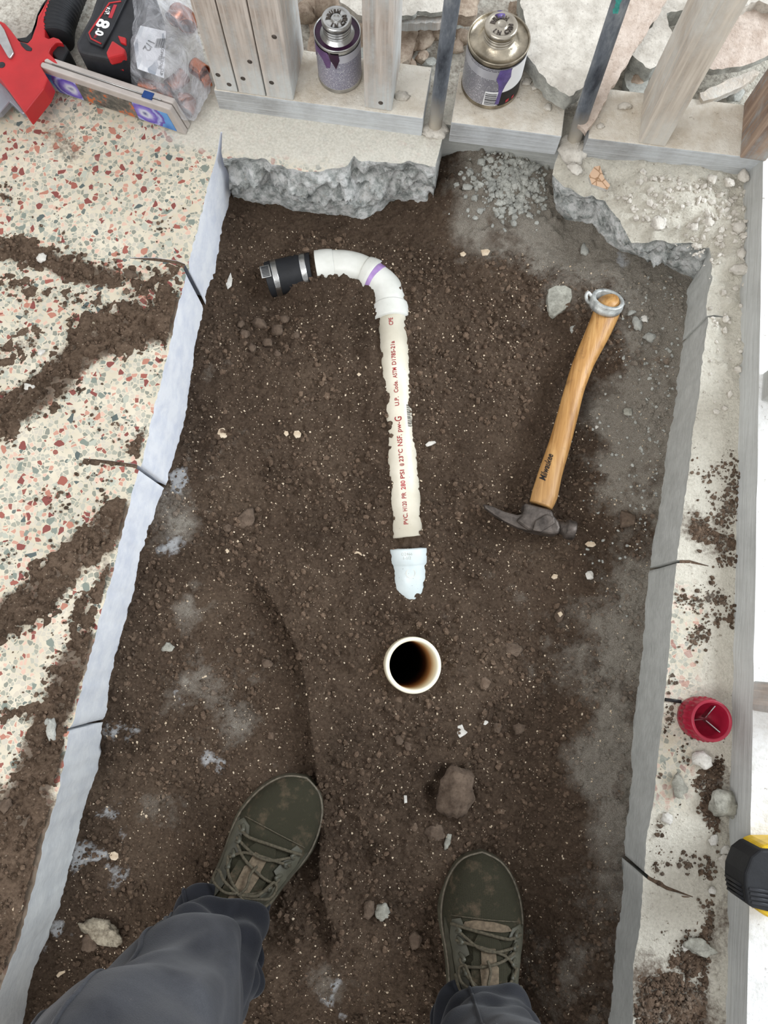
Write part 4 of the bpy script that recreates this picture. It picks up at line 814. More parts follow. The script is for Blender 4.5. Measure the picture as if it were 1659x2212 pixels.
for (a, w_) in ((36, 7), (50, 6)): cyl_patch('red_box', c2, .043, [(a, .016), (a+w_, .017), (a+w_, .0115), (a, .0105)], MAT['red_print'], tB, eps=.0011, sp=.002)
V, Fc = lathe([(0, 0), (.006, 0), (.0068, .0003), (0, .0006)], (c2[0]-.004, c2[1]+.0155, c2[2]+hB+.0062), 11); mesh('primer_spot', V, Fc, MAT['purple_wet'], tB)

# ------------------------------------------------------------------ drain pipe
cen = P(870, 900, 0); dp = empty('drain_pipe', (cen[0], cen[1], -.02), 0, 'white PVC drain pipe half buried down the middle, curving to a black rubber coupling', 'pipe')
def W(p, z): return P(p[0], p[1], z+.018)-np.array([0, 0, .018])
B0 = W((883,1158), .002); T0 = W((847,676), .002); axis = (T0-B0)/np.linalg.norm(T0-B0); RP = .0240
pp = mesh('straight_pipe', *tube([B0, B0+(T0-B0)*.33, B0+(T0-B0)*.66, T0+axis*.01], RP, 40), MAT['pvc_cream'], dp); pp['label'] = 'cream straight pipe with red print'
def wrap(V, s0, ang, width, hgt, r=RP):
    V = np.asarray(V); a, b, t = frame(axis); mn = V[:, 0].min(); mx = V[:, 0].max(); k = width/(mx-mn)
    out = []
    for v in V:
        s = s0+(v[0]-mn)*k; th = ang-v[1]/r; out.append(B0+axis*s+(r+.0004)*(b*math.cos(th)+ (-a if False else a)*math.sin(th)*sgn_a))
    return out
aa, bb, tt_ = frame(axis); sgn_a = 1.0 if aa[0] > 0 else -1.0
def s_at(py): q = W((np.interp(py, [676,1158], [847,883]), py), .002); return (q-B0).dot(axis)
def pyf(c): return 640+c/3.352
for s_, y0_, y1_, hg, mt in (('PVC.',1655,1575,.0066,'dark_red_print'),('H120',1560,1490,.0066,'dark_red_print'),('PR',1468,1425,.0066,'dark_red_print'),('280',1405,1340,.0070,'red_print'),('PSI',1325,1262,.0066,'dark_red_print'),('@',1235,1215,.005,'dark_red_print'),('23°C',1205,1112,.0066,'dark_red_print'),('NSF.',1090,1008,.0078,'dark_red_print'),('pw-',990,918,.0074,'dark_red_print'),('G',912,878,.0110,'dark_red_print'),('U.P.',800,735,.0066,'dark_red_print'),('Code.',705,620,.0066,'dark_red_print'),('ASTM',600,525,.0066,'dark_red_print'),('D1785-21a',505,335,.0066,'dark_red_print'),('CPE',218,165,.0066,'dark_red_print')):
    sz = hg*1.42; V, Fc = text_geo(s_, sz, bold=.00012); V = V-np.array([0, hg*.45, 0]); s0 = s_at(pyf(y0_)); s1 = s_at(pyf(y1_))
    mesh('printed_text', wrap(V, s0, -.12, s1-s0, hg), Fc, MAT[mt], pp, smooth=False)
g = G(); s0 = s_at(923)
for i, wd in enumerate([2,1,1,3,1,2,1,1,2,3,1,1,2,1,3,1,2,1,1,2,1,3]):
    w_ = .00055*wd; V = [(0, -.0030, 0), (w_, -.0030, 0), (w_, .0030, 0), (0, .0030, 0)]; g.add(wrap(V, s0, .62, w_, .006), [(0, 1, 2, 3)]); s0 += w_+.00075
g.obj('barcode', MAT['black_print'], pp, smooth=False)
V, Fc = text_geo('0 39923 41717 8', .0042); V = V-np.array([0, .0062, 0]); mesh('barcode_digits', wrap(V, s_at(922), .62, s_at(880)-s_at(922), .003), Fc, MAT['black_print'], pp, smooth=False)
def seg(name, pts, r, mat, parent=dp, n=32, sm=6):
    w = smooth_path([W(p[:2], p[2]) for p in pts], sm); L = len(w); rr = np.interp(np.linspace(0, 1, L), np.linspace(0, 1, len(r)), r) if not np.isscalar(r) else r
    return mesh(name, *tube(w, rr, n), mat, parent)
seg('hub', [(847,681,.002),(845.5,668,.002),(844,651,.001)], [.0300,.0297,.0296,.0293,.0290], MAT['pvc_white'])
seg('elbow', [(845,656,.001),(842,634,.001),(835,614,.0),(822,600,-.001),(808,589,-.002)], [.0262,.0262,.0262,.0260,.0255], MAT['pvc_white'])
seg('primer_ring', [(816,595,-.002),(805,587,-.002)], .0264, MAT['purple'])
seg('hub', [(806,588,-.003),(798,583,-.003),(786,577,-.003)], [.0305,.0303,.0292,.0275], MAT['pvc_white'])
seg('elbow', [(792,580,-.003),(770,571,-.004),(745,566,-.005),(722,565,-.006),(712,566,-.006)], [.0262,.0272,.0276,.0276,.0278], MAT['pvc_white'])
seg('hub', [(720,565,-.006),(702,567,-.006),(684,570,-.007)], [.0285,.0300,.0305,.0305], MAT['pvc_white'])
cpz = -.013
cp_ = seg('rubber_coupling', [(673,572,cpz+.002),(650,576,cpz),(620,583,cpz-.003),(590,590,cpz-.005),(577,593,cpz-.006)], [.0295,.0296,.0292,.0292,.0296,.0292], MAT['black_rubber'])
cp_['label'] = 'black rubber coupling'
seg('hose_clamp', [(664,573,cpz+.001),(652,575.5,cpz)], .0304, MAT['steel'], cp_); cl = seg('hose_clamp', [(600,588,cpz-.005),(588,590.5,cpz-.005)], .0304, MAT['steel'], cp_)
c = W((573,581), -.0); g = G()
for i in range(8):
    a_ = (i-3.5)*.075; q = W((596,589), cpz-.005); d_ = W((573,594), cpz-.005)-q; d_ /= np.linalg.norm(d_); a2, b2, _ = frame(d_)
    for (o1, o2) in ((0, .0022),):
        for s0_ in (0,): V = [q+d_*(.010+u)+.0312*(b2*math.cos(w)+a2*math.sin(w)) for u, w in ((0, a_), (.012, a_), (.012, a_+.045), (0, a_+.045))]; g.add(V, [(0, 1, 2, 3)])
g.obj('screw_threads', MAT['black'], cp_, smooth=False)
V = []; n = 12
for u in (.008, .024):
    for k in range(n+1): w = -.36+.72*k/n; V.append(q+d_*u+.0309*(b2*math.cos(w)+a2*math.sin(w)))
mesh('clamp_band', V, [(k, k+1, n+2+k, n+1+k) for k in range(n)], MAT['steel'], cp_)
# end cap
E0 = W((884,1181), .001); E1 = W((889,1285), -.014); ax = (E1-E0)/np.linalg.norm(E1-E0)
ec = mesh('end_cap', *lathe([(.020, -.001), (.0300, 0), (.0303, .002), (.0296, .022), (.0285, .0235), (.0275, .026), (.0268, .045), (.0255, .060), (.022, .073), (.016, .083), (.008, .088), (0, .0895)], E0, 40, ax), MAT['pvc_cool'], dp)
c = E0+ax*.036; a2, b2, _ = frame(ax); V, Fc = lathe([(.0062, 0), (.0068, .0005), (.0074, 0)], c+b2*.0268, 28, b2); mesh('moulding_ring', V, Fc, MAT['pvc_white'], ec)
g = G()
for k_, (s_, off) in enumerate((('D2466', 0), ('1-1/2', .006))):
    V, Fc = text_geo(s_, .0062, extrude=.0002); mn, mx = V[:, 0].min(), V[:, 0].max(); sg = -1 if a2[0] > 0 else 1
    g.add([E0+ax*(.0085+off-v[1])*1.0+(.0302)*(b2*math.cos((v[0]-(mn+mx)/2)/.03-.15)+a2*(-sg)*math.sin((v[0]-(mn+mx)/2)/.03-.15)) for v in V], Fc)
g.obj('moulded_marks', MAT['pvc_white'], ec, smooth=False)
# standing pipe
m = M('stained_shaded_pvc'); m.set(.4, 0, .4); v_ = m.co(); sz_ = m.n('ShaderNodeSeparateXYZ'); m.l(v_, sz_.inputs[0]); n_ = m.noise(30, v_, 4)
m.base(m.ramp(m.math('ADD', m.mr(sz_.outputs[2], .05, -.12), m.math('MULTIPLY', m.math('SUBTRACT', n_, .5), .06)), [(.0, srgb(236, 230, 208)), (.12, srgb(226, 208, 172)), (.35, srgb(168, 120, 74)), (.62, srgb(84, 50, 28)), (1.0, srgb(24, 15, 10))])); MAT['pvc_stain_shade'] = m.m  # brown stain by depth; near-black lower end is the pipe's inner shade, painted
V, Fc = lathe([(.0375, -.50), (.0375, -.02), (.0372, -.004), (.0345, 0)], (VP[0], VP[1], VP[2]), 56)
lean = np.array([.05, .0]);
def leaned(V): return [(v[0]-(VP[2]-v[2])*.10, v[1], v[2]) for v in V]
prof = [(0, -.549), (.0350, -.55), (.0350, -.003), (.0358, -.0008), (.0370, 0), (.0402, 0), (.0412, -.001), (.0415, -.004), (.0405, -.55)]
sp_ = mesh('standpipe', leaned(lathe(prof, VP, 64)[0]), lathe(prof, VP, 64)[1], MAT['pvc_stain_shade'] if 'pvc_stain_shade' in MAT else MAT['pvc_cream'], origin=(VP[0], VP[1], VP[2]-.05)); tag(sp_, 'open round cream pipe mouth standing up out of the soil, stained brown inside with its depth shade painted in', 'pipe')

# ------------------------------------------------------------------ hammer
hc = P(1225, 900, .03); hm = empty('claw_hammer', (hc[0], hc[1], .0), 0, 'claw hammer with a worn wooden handle lying beside the drain pipe', 'hammer')
hz = [.040,.036,.033,.030,.029,.028,.028,.028,.028]; pts = [P(a, b, z_) for (a, b), z_ in zip(HAM_PX, hz)]
wid = [.0208,.0192,.0165,.0154,.0160,.0168,.0182,.0200,.0178]; th = [.0150,.0142,.0125,.0120,.0125,.0130,.0138,.0145,.0140]
e0 = P(1313, 650, .055); pts = [e0]+pts; wid = [.0175]+wid; th = [.0150]+th
sm = smooth_path(pts, 8); u = np.linspace(0, 1, len(sm)); wd = np.interp(u, np.linspace(0, 1, len(wid)), wid); tk = np.interp(u, np.linspace(0, 1, len(th)), th)
m = M('hickory'); m.set(.42, 0, .4)
v_ = m.co(); mp = m.n('ShaderNodeMapping'); mp.inputs['Rotation'].default_value = (0, 0, math.radians(6)); mp.inputs['Scale'].default_value = (60, 4, 60); m.l(v_, mp.inputs[0])
gr = m.noise(2.2, mp.outputs[0], 6, .65, .8); col = m.ramp(gr, [(.3, srgb(140, 96, 50)), (.5, srgb(178, 132, 76)), (.7, srgb(202, 158, 100))]); dn = m.noise(30, v_, 6, .7); col = m.mix(m.mr(dn, .56, .72, 0, .7), col, srgb(112, 80, 54)); s_ = m.n('ShaderNodeSeparateXYZ'); m.l(v_, s_.inputs[0])
col = m.mix(m.mr(m.math('ADD', s_.outputs[1], m.math('MULTIPLY', dn, .05)), -.22, -.02, .55, 0), col, srgb(170, 140, 100)); m.base(col); m.bump(gr, .0006); MAT['hickory'] = m.m
hd = mesh('handle', *tube(sm, wd, 28, tk), MAT['hickory'], hm)
V, Fc = text_geo('Milwaukee', .0155, shear=.35, bold=.0003); mn, mx = V[:, 0].min(), V[:, 0].max(); A0 = P(1173, 1037, .042); A1 = P(1191, 980, .042); t_ = (A1-A0); Lh = np.linalg.norm(t_[:2]); t_ = t_/np.linalg.norm(t_); sd = np.array([t_[1], -t_[0], 0]); k_ = Lh/(mx-mn)
lo = []
for v in V:
    q = A0+t_*(v[0]-mn)*k_-sd*(v[1]-.004)*.85
    i = int(np.argmin([np.hypot(*(q-s2)[:2]) for s2 in sm])); i = max(1, min(len(sm)-2, i)); c_ = sm[i]; dr = sm[i+1]-sm[i-1]; dr /= np.linalg.norm(dr); sdv = np.array([dr[1], -dr[0], 0]); o_ = (q-c_).dot(sdv); w_ = max(wd[i], .001)
    lo.append((q[0], q[1], c_[2]+tk[i]*math.sqrt(max(1-(o_/w_)**2, .05))+.0010))
mesh('maker_script', lo, Fc, MAT['black_print'], hd, smooth=False)
def px_prism(name, px, z0, z1, mat, parent, bev=.003, seg_=3, taper=0.0, **kw):
    o = mesh(name, *prism([P(a, b, z1) for a, b in px], z0, z1, taper), mat, parent, smooth=False, **kw); bevel_obj(o, bev, seg_); return o
h8 = lambda L_: [(1000+a/3.318, 600+b/3.318) for a, b in L_]
hz0 = .012
hh = px_prism('hammer_head', h8([(438,1608),(646,1662),(655,1700),(690,1742),(705,1790),(690,1838),(640,1838),(560,1826),(470,1806),(380,1740),(425,1700),(440,1660)]), hz0, hz0+.030, MAT['dull_steel'], hm, .005, 3)
for k_, (z0_, z1_) in enumerate(((hz0+.001, hz0+.0105), (hz0+.0135, hz0+.025))):
    px_prism('claw', h8([(430,1690),(390,1698),(300,1674),(205,1632),(145,1618),(160,1652),(220,1698),(300,1748),(400,1796),(480,1815),(520,1740)]), z0_, z1_, MAT['dull_steel'], hh, .003, 2)
px_prism('cheek_ridge', h8([(520,1740),(600,1690),(655,1712),(662,1760),(560,1822),(500,1810)]), hz0+.024, hz0+.034, MAT['dull_steel'], hh, .002, 2)
fa = P(*h8([(690,1790)])[0], hz0+.014); fb_ = P(*h8([(800,1816)])[0], hz0+.014); ax = (fb_-fa)/np.linalg.norm(fb_-fa); L_ = np.linalg.norm(fb_-fa)
mesh('striking_face', *lathe([(0, -.012), (.0098, -.012), (.0098, L_*.30), (.0140, L_*.42), (.0150, L_*.5), (.0150, L_*.92), (.0138, L_), (0, L_+.001)], fa, 32, ax), MAT['dull_steel'], hh)
# grey ring at the handle end
rc = P(1311, 652, .050); rn = np.array([.06, .46, .88]); rn /= np.linalg.norm(rn)
rg = mesh('end_ring', *lathe([(.0205, -.0095), (.0262, -.0095), (.0270, -.006), (.0272, -.0015), (.0262, -.0005), (.0266, .0045), (.0256, .0062), (.0206, .0062), (.0196, .005), (.0205, -.0095)], rc, 48, rn), MAT['zinc'], hm); rg['label'] = 'grey cast metal ring round the handle end'
V, Fc = tube(smooth_path([P(1278,640,.052), P(1270,632,.054), P(1266,640,.052), P(1270,652,.048), P(1280,656,.046)], 5), .0028, 10); mesh('ring_lug', V, Fc, MAT['zinc'], rg)

# ------------------------------------------------------------------ red deburring cup on the ledge
bt = P(1538, 1557, ZS+.045); bc = np.array([bt[0], bt[1], ZS])
db = empty('deburring_cup', bc, 0, 'small crimson ribbed pipe deburring cup standing on the pale ledge', 'deburring tool')
def ribbed(prof, c, n=96, ribs=24, amp=.0009, h0=.01, h1=.036):
    V = []
    for r, h in prof:
        for k in range(n):
            w = 2*math.pi*k/n; q = r+(amp*(1 if (k*ribs/n) % 1 < .5 else -.6) if h0 < h < h1 and r > .02 else 0); V.append((c[0]+q*math.cos(w), c[1]+q*math.sin(w), c[2]+h))
    N = len(prof); return V, [(i*n+k, i*n+(k+1) % n, (i+1)*n+(k+1) % n, (i+1)*n+k) for i in range(N-1) for k in range(n)]
mesh('cup_body', *ribbed([(0, 0), (.0255, 0), (.0272, .002), (.0275, .009), (.0272, .0105), (.0272, .022), (.0280, .0225), (.0280, .0235), (.0272, .024), (.0270, .035), (.0265, .0365), (.0262, .044), (.0255, .045), (.0225, .045), (.0218, .0435), (.0195, .026), (.004, .008), (0, .008)], bc), MAT['dark_red'], db)
for w in (70, 190, 320):
    d_ = np.array([math.cos(math.radians(w)), math.sin(math.radians(w))]); q_ = np.array([-d_[1], d_[0]])*.0006
    V = []
    for (r_, z_) in ((.002, .012), (.0185, .022), (.0200, .036), (.002, .024)):
        for s2 in (-1, 1): V.append((bc[0]+d_[0]*r_+q_[0]*s2, bc[1]+d_[1]*r_+q_[1]*s2, bc[2]+z_))
    mesh('cutting_blade', V, [(0, 2, 4, 6), (7, 5, 3, 1), (0, 1, 3, 2), (2, 3, 5, 4), (4, 5, 7, 6), (6, 7, 1, 0)], MAT['steel'], db, smooth=False)
# felt-pen mark on the ledge
pa = P(1436, 1511, ZS+.0014); pb = P(1472, 1516, ZS+.0014)
V, Fc = tube([pa, (pa+pb)/2, pb], .0022, 8, .0004); o = mesh('pen_mark', V, Fc, MAT['black_print'], origin=pa); tag(o, 'short black marker line drawn on the ledge beside the red cup', 'pen mark')

# ------------------------------------------------------------------ yellow and black tool on the side plate
k4 = lambda L_: [(1300+a/2.426, 1300+b/2.426) for a, b in L_]
tc = P(1690, 1905, ZP); tm = empty('tape_measure', (tc[0], tc[1], ZP), 0, 'yellow tape measure with a ribbed black rubber bumper on the side plate', 'tape measure')
px_prism('case', k4([(835,1286),(880,1272),(1080,1272),(1120,1300),(1120,1650),(1080,1676),(880,1664),(815,1620)]), ZP, ZP+.050, MAT['yellow'], tm, .006)
bm_ = px_prism('rubber_bumper', k4([(960,1298),(835,1298),(785,1338),(752,1425),(750,1490),(764,1580),(788,1606),(880,1628),(960,1630)]), ZP+.001, ZP+.054, MAT['black_rubber'], tm, .007)
for i, yy_ in enumerate((1500, 1524, 1548, 1572)):
    a_ = P(*k4([(756+i*4, yy_)])[0], ZP+.054); V, Fc = tube([a_+np.array([-.002, 0, -.046]), a_+np.array([-.0015, 0, -.010]), a_+np.array([.004, 0, .0004]), a_+np.array([.030, 0, .0008])], .0018, 8); mesh('grip_rib', V, Fc, MAT['black'], bm_)

# ------------------------------------------------------------------ tools on the terrazzo
k1 = lambda L_: [(a/2.9625, b/2.9625) for a, b in L_]; k5 = lambda L_: [(a/5.925, b/5.925) for a, b in L_]
sc_ = P(60, 130, ZS); sw = empty('power_saw', (sc_[0], sc_[1], ZS), 0, 'red and black handheld power saw lying on its side on the terrazzo', 'power tool')
px_prism('housing', k5([(0,262),(60,292),(130,372),(212,482),(238,520),(350,545),(400,490),(460,320),(482,200),(600,0),(700,-160),(760,-160),(632,0),(592,120),(552,250),(576,310),(572,470),(622,490),(680,466),(752,492),(805,545),(715,535),(650,610),(622,670),(692,740),(748,822),(690,800),(600,745),(522,792),(512,835),(612,1002),(560,1135),(318,1442),(0,1002),(-300,700),(-300,100)]), ZS+.024, ZS+.052, MAT['red'], sw, .006)
px_prism('blade_guard', k5([(-200,900),(0,1020),(318,1445),(282,1450),(125,1300),(0,1440),(-200,1500)]), ZS+.012, ZS+.022, MAT['grey_plate'], sw, .001, 1)
px_prism('shaft_cover', k5([(-60,270),(0,300),(50,370),(175,670),(130,742),(100,732),(0,560),(-60,480)]), ZS+.048, ZS+.056, MAT['steel'], sw, .002)
V, Fc = lathe([(0, 0), (.0052, 0), (.0048, .0006), (0, .0008)], P(*k5([(22,832)])[0], ZS+.052), 20); mesh('screw_hole', V, Fc, MAT['black'], sw)
gp_ = [P(*k5([q])[0], ZS+.030) for q in ((735,520),(745,330),(800,150),(880,-60),(960,-260))]; gw = smooth_path(gp_, 16); rr = [.0235+.0011*math.sin(i*2*math.pi/4.0) for i in range(len(gw))]
mesh('rubber_grip', *tube(gw, rr, 28), MAT['black_rubber'], sw)
px_prism('edge_trim', k5([(205,486),(330,470),(400,400),(440,300),(470,180),(530,60),(590,-20),(600,10),(490,200),(465,330),(405,500),(350,548),(250,520)]), ZS+.012, ZS+.050, MAT['black_rubber'], sw, .002, 2)
px_prism('trigger', k5([(640,660),(690,570),(760,525),(830,560),(885,640),(850,700),(800,800),(745,790),(700,730)]), ZS+.012, ZS+.044, MAT['black_rubber'], sw, .005)
px_prism('vent_insert', k5([(240,520),(330,548),(410,610),(400,650),(330,640),(270,580)]), ZS+.030, ZS+.0535, MAT['black'], sw, .002, 2)
px_prism('lock_knob', k5([(510,850),(525,780),(600,738),(660,760),(700,810),(560,830)]), ZS+.020, ZS+.046, MAT['black'], sw, .003, 2)
# battery
ZB = ZS+.072; bc_ = P(230, 80, ZS); bt_ = empty('battery_pack', (bc_[0], bc_[1], ZS), 0, 'black battery pack marked 8.0 beside the plastic bag', 'battery')
px_prism('battery_case', k1([(640,-100),(575,95),(480,268),(500,330),(560,345),(680,368),(800,372),(900,120),(980,-100)]), ZS, ZB, MAT['black'], bt_, .006)
px_prism('front_nose', k1([(520,300),(560,345),(690,372),(860,372),(880,330),(700,280)]), ZS, ZB-.022, MAT['black_rubber'], bt_, .005)
pn = px_prism('top_panel', k1([(690,-40),(640,80),(548,215),(566,262),(655,300),(720,180),(820,-30)]), ZB-.004, ZB+.0045, MAT['black'], bt_, .002)
tp = [P(*q, ZB+.0048) for q in k1([(775,8),(700,20),(570,212),(584,248),(648,280)])]; V, Fc = tube(tp, .0012, 8); mesh('red_outline', V, Fc, MAT['red'], pn)
px_prism('release_button', k1([(716,252),(800,308),(796,342),(690,368),(676,335)]), ZB-.010, ZB+.006, MAT['red'], bt_, .003, 2)
px_prism('release_button', k1([(750,222),(806,238),(806,285),(770,270)]), ZB-.010, ZB+.003, MAT['red'], bt_, .002, 2)
rd = P(*k1([(640,210)])[0], ZB)-P(*k1([(690,110)])[0], ZB); rd = rd[:2]/np.linalg.norm(rd[:2]); upv = np.array([-rd[1], rd[0]])
def panel_text(s_, px, size, mt, bold=.0008, fitw=None):
    V, Fc = text_geo(s_, size, bold=bold, align='CENTER'); o_ = P(*px, ZB+.0046); cy_ = (V[:, 1].min()+V[:, 1].max())/2
    mesh('printed_text', [(o_[0]+rd[0]*v[0]+upv[0]*(v[1]-cy_), o_[1]+rd[1]*v[0]+upv[1]*(v[1]-cy_), o_[2]+.0002) for v in V], Fc, MAT[mt], pn, smooth=False)
panel_text('8', k1([(657,152)])[0], .0275, 'white_print', .0010); panel_text('.', k1([(629,187)])[0], .016, 'white_print', .0006); panel_text('0', k1([(636,212)])[0], .0165, 'white_print', .0007); panel_text('Ah', k1([(612,232)])[0], .006, 'red_print', .0001)
px_prism('sticker', k1([(680,40),(705,42),(698,90),(668,88)]), ZB+.004, ZB+.0052, MAT['white_print'], pn, .0002, 1); px_prism('sticker', k1([(728,28),(748,30),(715,116),(692,110)]), ZB+.004, ZB+.0052, MAT['red_print'], pn, .0002, 1)
def flat_text(s_, px, z_, size, mt, par, d=None, bold=.0002):
    dd = rd if d is None else d; up_ = np.array([-dd[1], dd[0]]); V, Fc = text_geo(s_, size, bold=bold, align='CENTER'); o_ = P(*px, z_)
    mesh('printed_text', [(o_[0]+dd[0]*v[0]+up_[0]*(v[1]-size*.35), o_[1]+dd[1]*v[0]+up_[1]*(v[1]-size*.35), z_) for v in V], Fc, MAT[mt], par, smooth=False)
flat_text('18V', k1([(687,65)])[0], ZB+.0055, .010, 'black_print', pn)
for i in range(4):
    q = k1([(735+i*14, 440+i*12)])[0]; a_ = Py(*q, P(*k1([(700,368)])[0], ZB)[1]-.02); px_prism('charge_light', k1([(735+i*15,432+i*3),(745+i*15,434+i*3),(745+i*15,438+i*3),(735+i*15,436+i*3)]), ZB-.024, ZB-.0215, MAT['red'], bt_, .0003, 1)
# slim case
A = P(402, 293, ZS); B = P(112, 196, ZS); A[2] = B[2] = 0; d_ = (B-A)/np.linalg.norm(B-A); nrm_ = np.array([-d_[1], d_[0], 0]); nrm_ = nrm_ if nrm_[1] > 0 else -nrm_
Lc = np.linalg.norm(B-A); hC = .050; wC = .020; oc = (A+B)/2+nrm_*wC/2; oc[2] = ZS
cs = empty('blade_case', oc, 0, 'slim silver case with a blue printed side standing on the terrazzo', 'case')
def case_pt(s, n_, z_): p = A+d_*s+nrm_*n_; return (p[0], p[1], ZS+z_)
def case_prism(sec, n0, n1): # sec: (s, z) outline
    k = len(sec); V = [case_pt(s, n0, z_) for s, z_ in sec]+[case_pt(s, n1, z_) for s, z_ in sec]; return V, [tuple(range(k)), tuple(range(2*k-1, k-1, -1))]+[(i, k+i, k+(i+1) % k, (i+1) % k) for i in range(k)]
o = mesh('case_shell', *case_prism([(0, .001), (.012, hC), (Lc-.004, hC), (Lc+.018, .040), (Lc, .001)], 0, wC*.47), MAT['silver'], cs, smooth=False); bevel_obj(o, .0018, 2)
o = mesh('case_lid', *case_prism([(0, .001), (.012, hC+.001), (Lc-.004, hC+.001), (Lc+.018, .040), (Lc, .001)], wC*.53, wC), MAT['silver'], cs, smooth=False); bevel_obj(o, .0018, 2)
def img_mat():
    m = M('printed_blue_panel'); m.set(.25, 0, .5); v = m.co(); dv = m.n('ShaderNodeVectorMath', operation='DOT_PRODUCT'); m.l(v, dv.inputs[0]); dv.inputs[1].default_value = tuple(d_)
    s = dv.outputs['Value']; z_ = m.n('ShaderNodeSeparateXYZ'); m.l(v, z_.inputs[0]); z_ = z_.outputs[2]; n1 = m.noise(70, v, 5, .6)
    col = m.ramp(m.noise(22, v, 4), [(.35, srgb(34, 92, 166)), (.6, srgb(92, 150, 208))])
    for c_, tint in ((-.066*Lc/.28, 1), (.088*Lc/.28, 0)):
        r = m.math('SQRT', m.math('ADD', m.math('POWER', m.math('MULTIPLY', m.math('SUBTRACT', s, c_), .9), 2.0), m.math('POWER', m.math('SUBTRACT', z_, .022), 2.0)))
        r = m.math('ADD', r, m.math('MULTIPLY', m.math('SUBTRACT', n1, .5), .012)); rc_ = m.ramp(m.mr(r, 0, .028), [(.0, srgb(40, 46, 120)), (.22, srgb(205, 208, 222)), (.42, srgb(132, 118, 196)), (.60, srgb(92, 70, 168)), (.75, srgb(170, 178, 220)), (.86, srgb(96, 74, 160))]); col = m.mix(m.math('LESS_THAN', r, .0265), col, rc_)
    mid = m.math('LESS_THAN', m.math('ABSOLUTE', m.math('SUBTRACT', s, .010)), .046); col = m.mix(mid, col, m.ramp(m.noise(60, v, 6, .7), [(.42, srgb(66, 64, 60)), (.56, srgb(110, 104, 96)), (.60, srgb(190, 96, 46))])); m.base(col); return m.m
o = mesh('printed_panel', *case_prism([(.014, .004), (.020, .038), (Lc-.006, .038), (Lc-.006, .030), (Lc-.016, .004)], -.0006, .001), img_mat(), cs, smooth=False)
mesh('blue_tab', *case_prism([(Lc*.19, hC-.001), (Lc*.19, hC+.0020), (Lc*.26, hC+.0020), (Lc*.26, hC-.001)], .005, wC-.004), flat('blue_tape', srgb(26, 62, 122), .4, bump=0), cs, smooth=False)
V, Fc = tube([case_pt(.03, wC*.5, hC+.0006), case_pt(Lc-.02, wC*.5, hC+.0006)], .0009, 8); mesh('hinge_wire', V, Fc, MAT['steel'], cs)

# ------------------------------------------------------------------ bag of copper fittings
bgc = P(360, 120, ZS); m = M('clear_plastic_film'); m.set(.12, 0, .6); m.base(srgb(226, 228, 234)); v_ = m.co(); wr = m.noise(26, v_, 5, .6, 1.5); al = m.mr(wr, .35, .7, .14, .56); m.l(al, m.b.inputs['Alpha']); m.bump(wr, .012, .9); MAT['film'] = m.m
out = k1([(820,90),(812,240),(808,470),(850,545),(1000,640),(1170,745),(1235,750),(1340,560),(1345,470),(1290,300),(1230,60),(1200,-80),(1050,-120),(900,-60)])
wo = np.array([P(a, b, ZS+.03)[:2] for a, b in out]); wo = np.array([q[:2] for q in resample([tuple(q) for q in wo]+[tuple(wo[0])], .006, .001, 5)[:-1]]); p, f = cdt(wo, .006, None, 5)
dmin = np.full(len(p), 9.0)
for i in range(len(wo)):
    a_, b_ = wo[i-1], wo[i]; ab = b_-a_; t = np.clip(((p-a_) @ ab)/(ab @ ab+1e-12), 0, 1); dmin = np.minimum(dmin, np.hypot(*(p-a_-t[:, None]*ab).T))
prof_ = np.sqrt(np.clip(dmin/.055, 0, 1)); cr = fbm(p[:, 0]*22+p[:, 1]*9, p[:, 1]*14, 501, 4); rid = 1-2*np.abs(vnoise(p[:, 0]*18+p[:, 1]*20, p[:, 1]*12-p[:, 0]*8, 505))
ht = prof_*(.072+.022*cr+.012*rid); V = np.vstack([np.c_[p, ZS+.022+ht], np.c_[p, ZS+.022-prof_*.0205]]); n = len(p)
bag = mesh('plastic_bag', V, [tuple(t) for t in f]+[tuple(i+n for i in t[::-1]) for t in f], MAT['film'], origin=bgc); tag(bag, 'crumpled clear plastic bag holding copper fittings against the triple stud', 'bag')
lp = [P(*q, ZS+.066) for q in k1([(835,150),(1062,200),(1050,500),(880,440)])]
def lab_mat():
    m = M('bag_label'); m.set(.5); v = m.co(scale=(1, 1, 1)); b_ = m.vor(140, m.co(scale=(1, .35, 1))); sc2 = m.n('ShaderNodeSeparateColor'); m.l(b_.outputs['Color'], sc2.inputs[0]); m.base(m.ramp(sc2.outputs[0], [(0, srgb(206, 208, 214)), (.55, srgb(216, 218, 222)), (.72, srgb(150, 156, 166)), (.88, srgb(196, 200, 206))], 'CONSTANT')); return m.m
pl = mesh('paper_label', *prism(lp, ZS+.0655, ZS+.0663), lab_mat(), bag, smooth=False)
g = G()
for i in range(14):
    q = P(*k1([(996+i*4.6, 272)])[0], ZS+.0668); g.add([(q[0], q[1]-.009, q[2]), (q[0]+.0006*(1+i % 3)*.6, q[1]-.009, q[2]), (q[0]+.0006*(1+i % 3)*.6, q[1]+.007, q[2]), (q[0], q[1]+.007, q[2])], [(0, 1, 2, 3)])
g.obj('barcode', MAT['black_print'], pl, smooth=False)
flat_text('1/2', k1([(955,290)])[0], ZS+.0668, .016, 'black_print', pl, d=np.array([-.3, -.95]), bold=.0002)
for i in range(5): flat_text(('COPPER', 'TEE', 'ELBOW', '90', 'CUP')[i], k1([(1035-(i % 2)*14, 340+i*30)])[0], ZS+.0668, .006, 'black_print', pl, d=np.array([.0, -1.0]), bold=.0001)
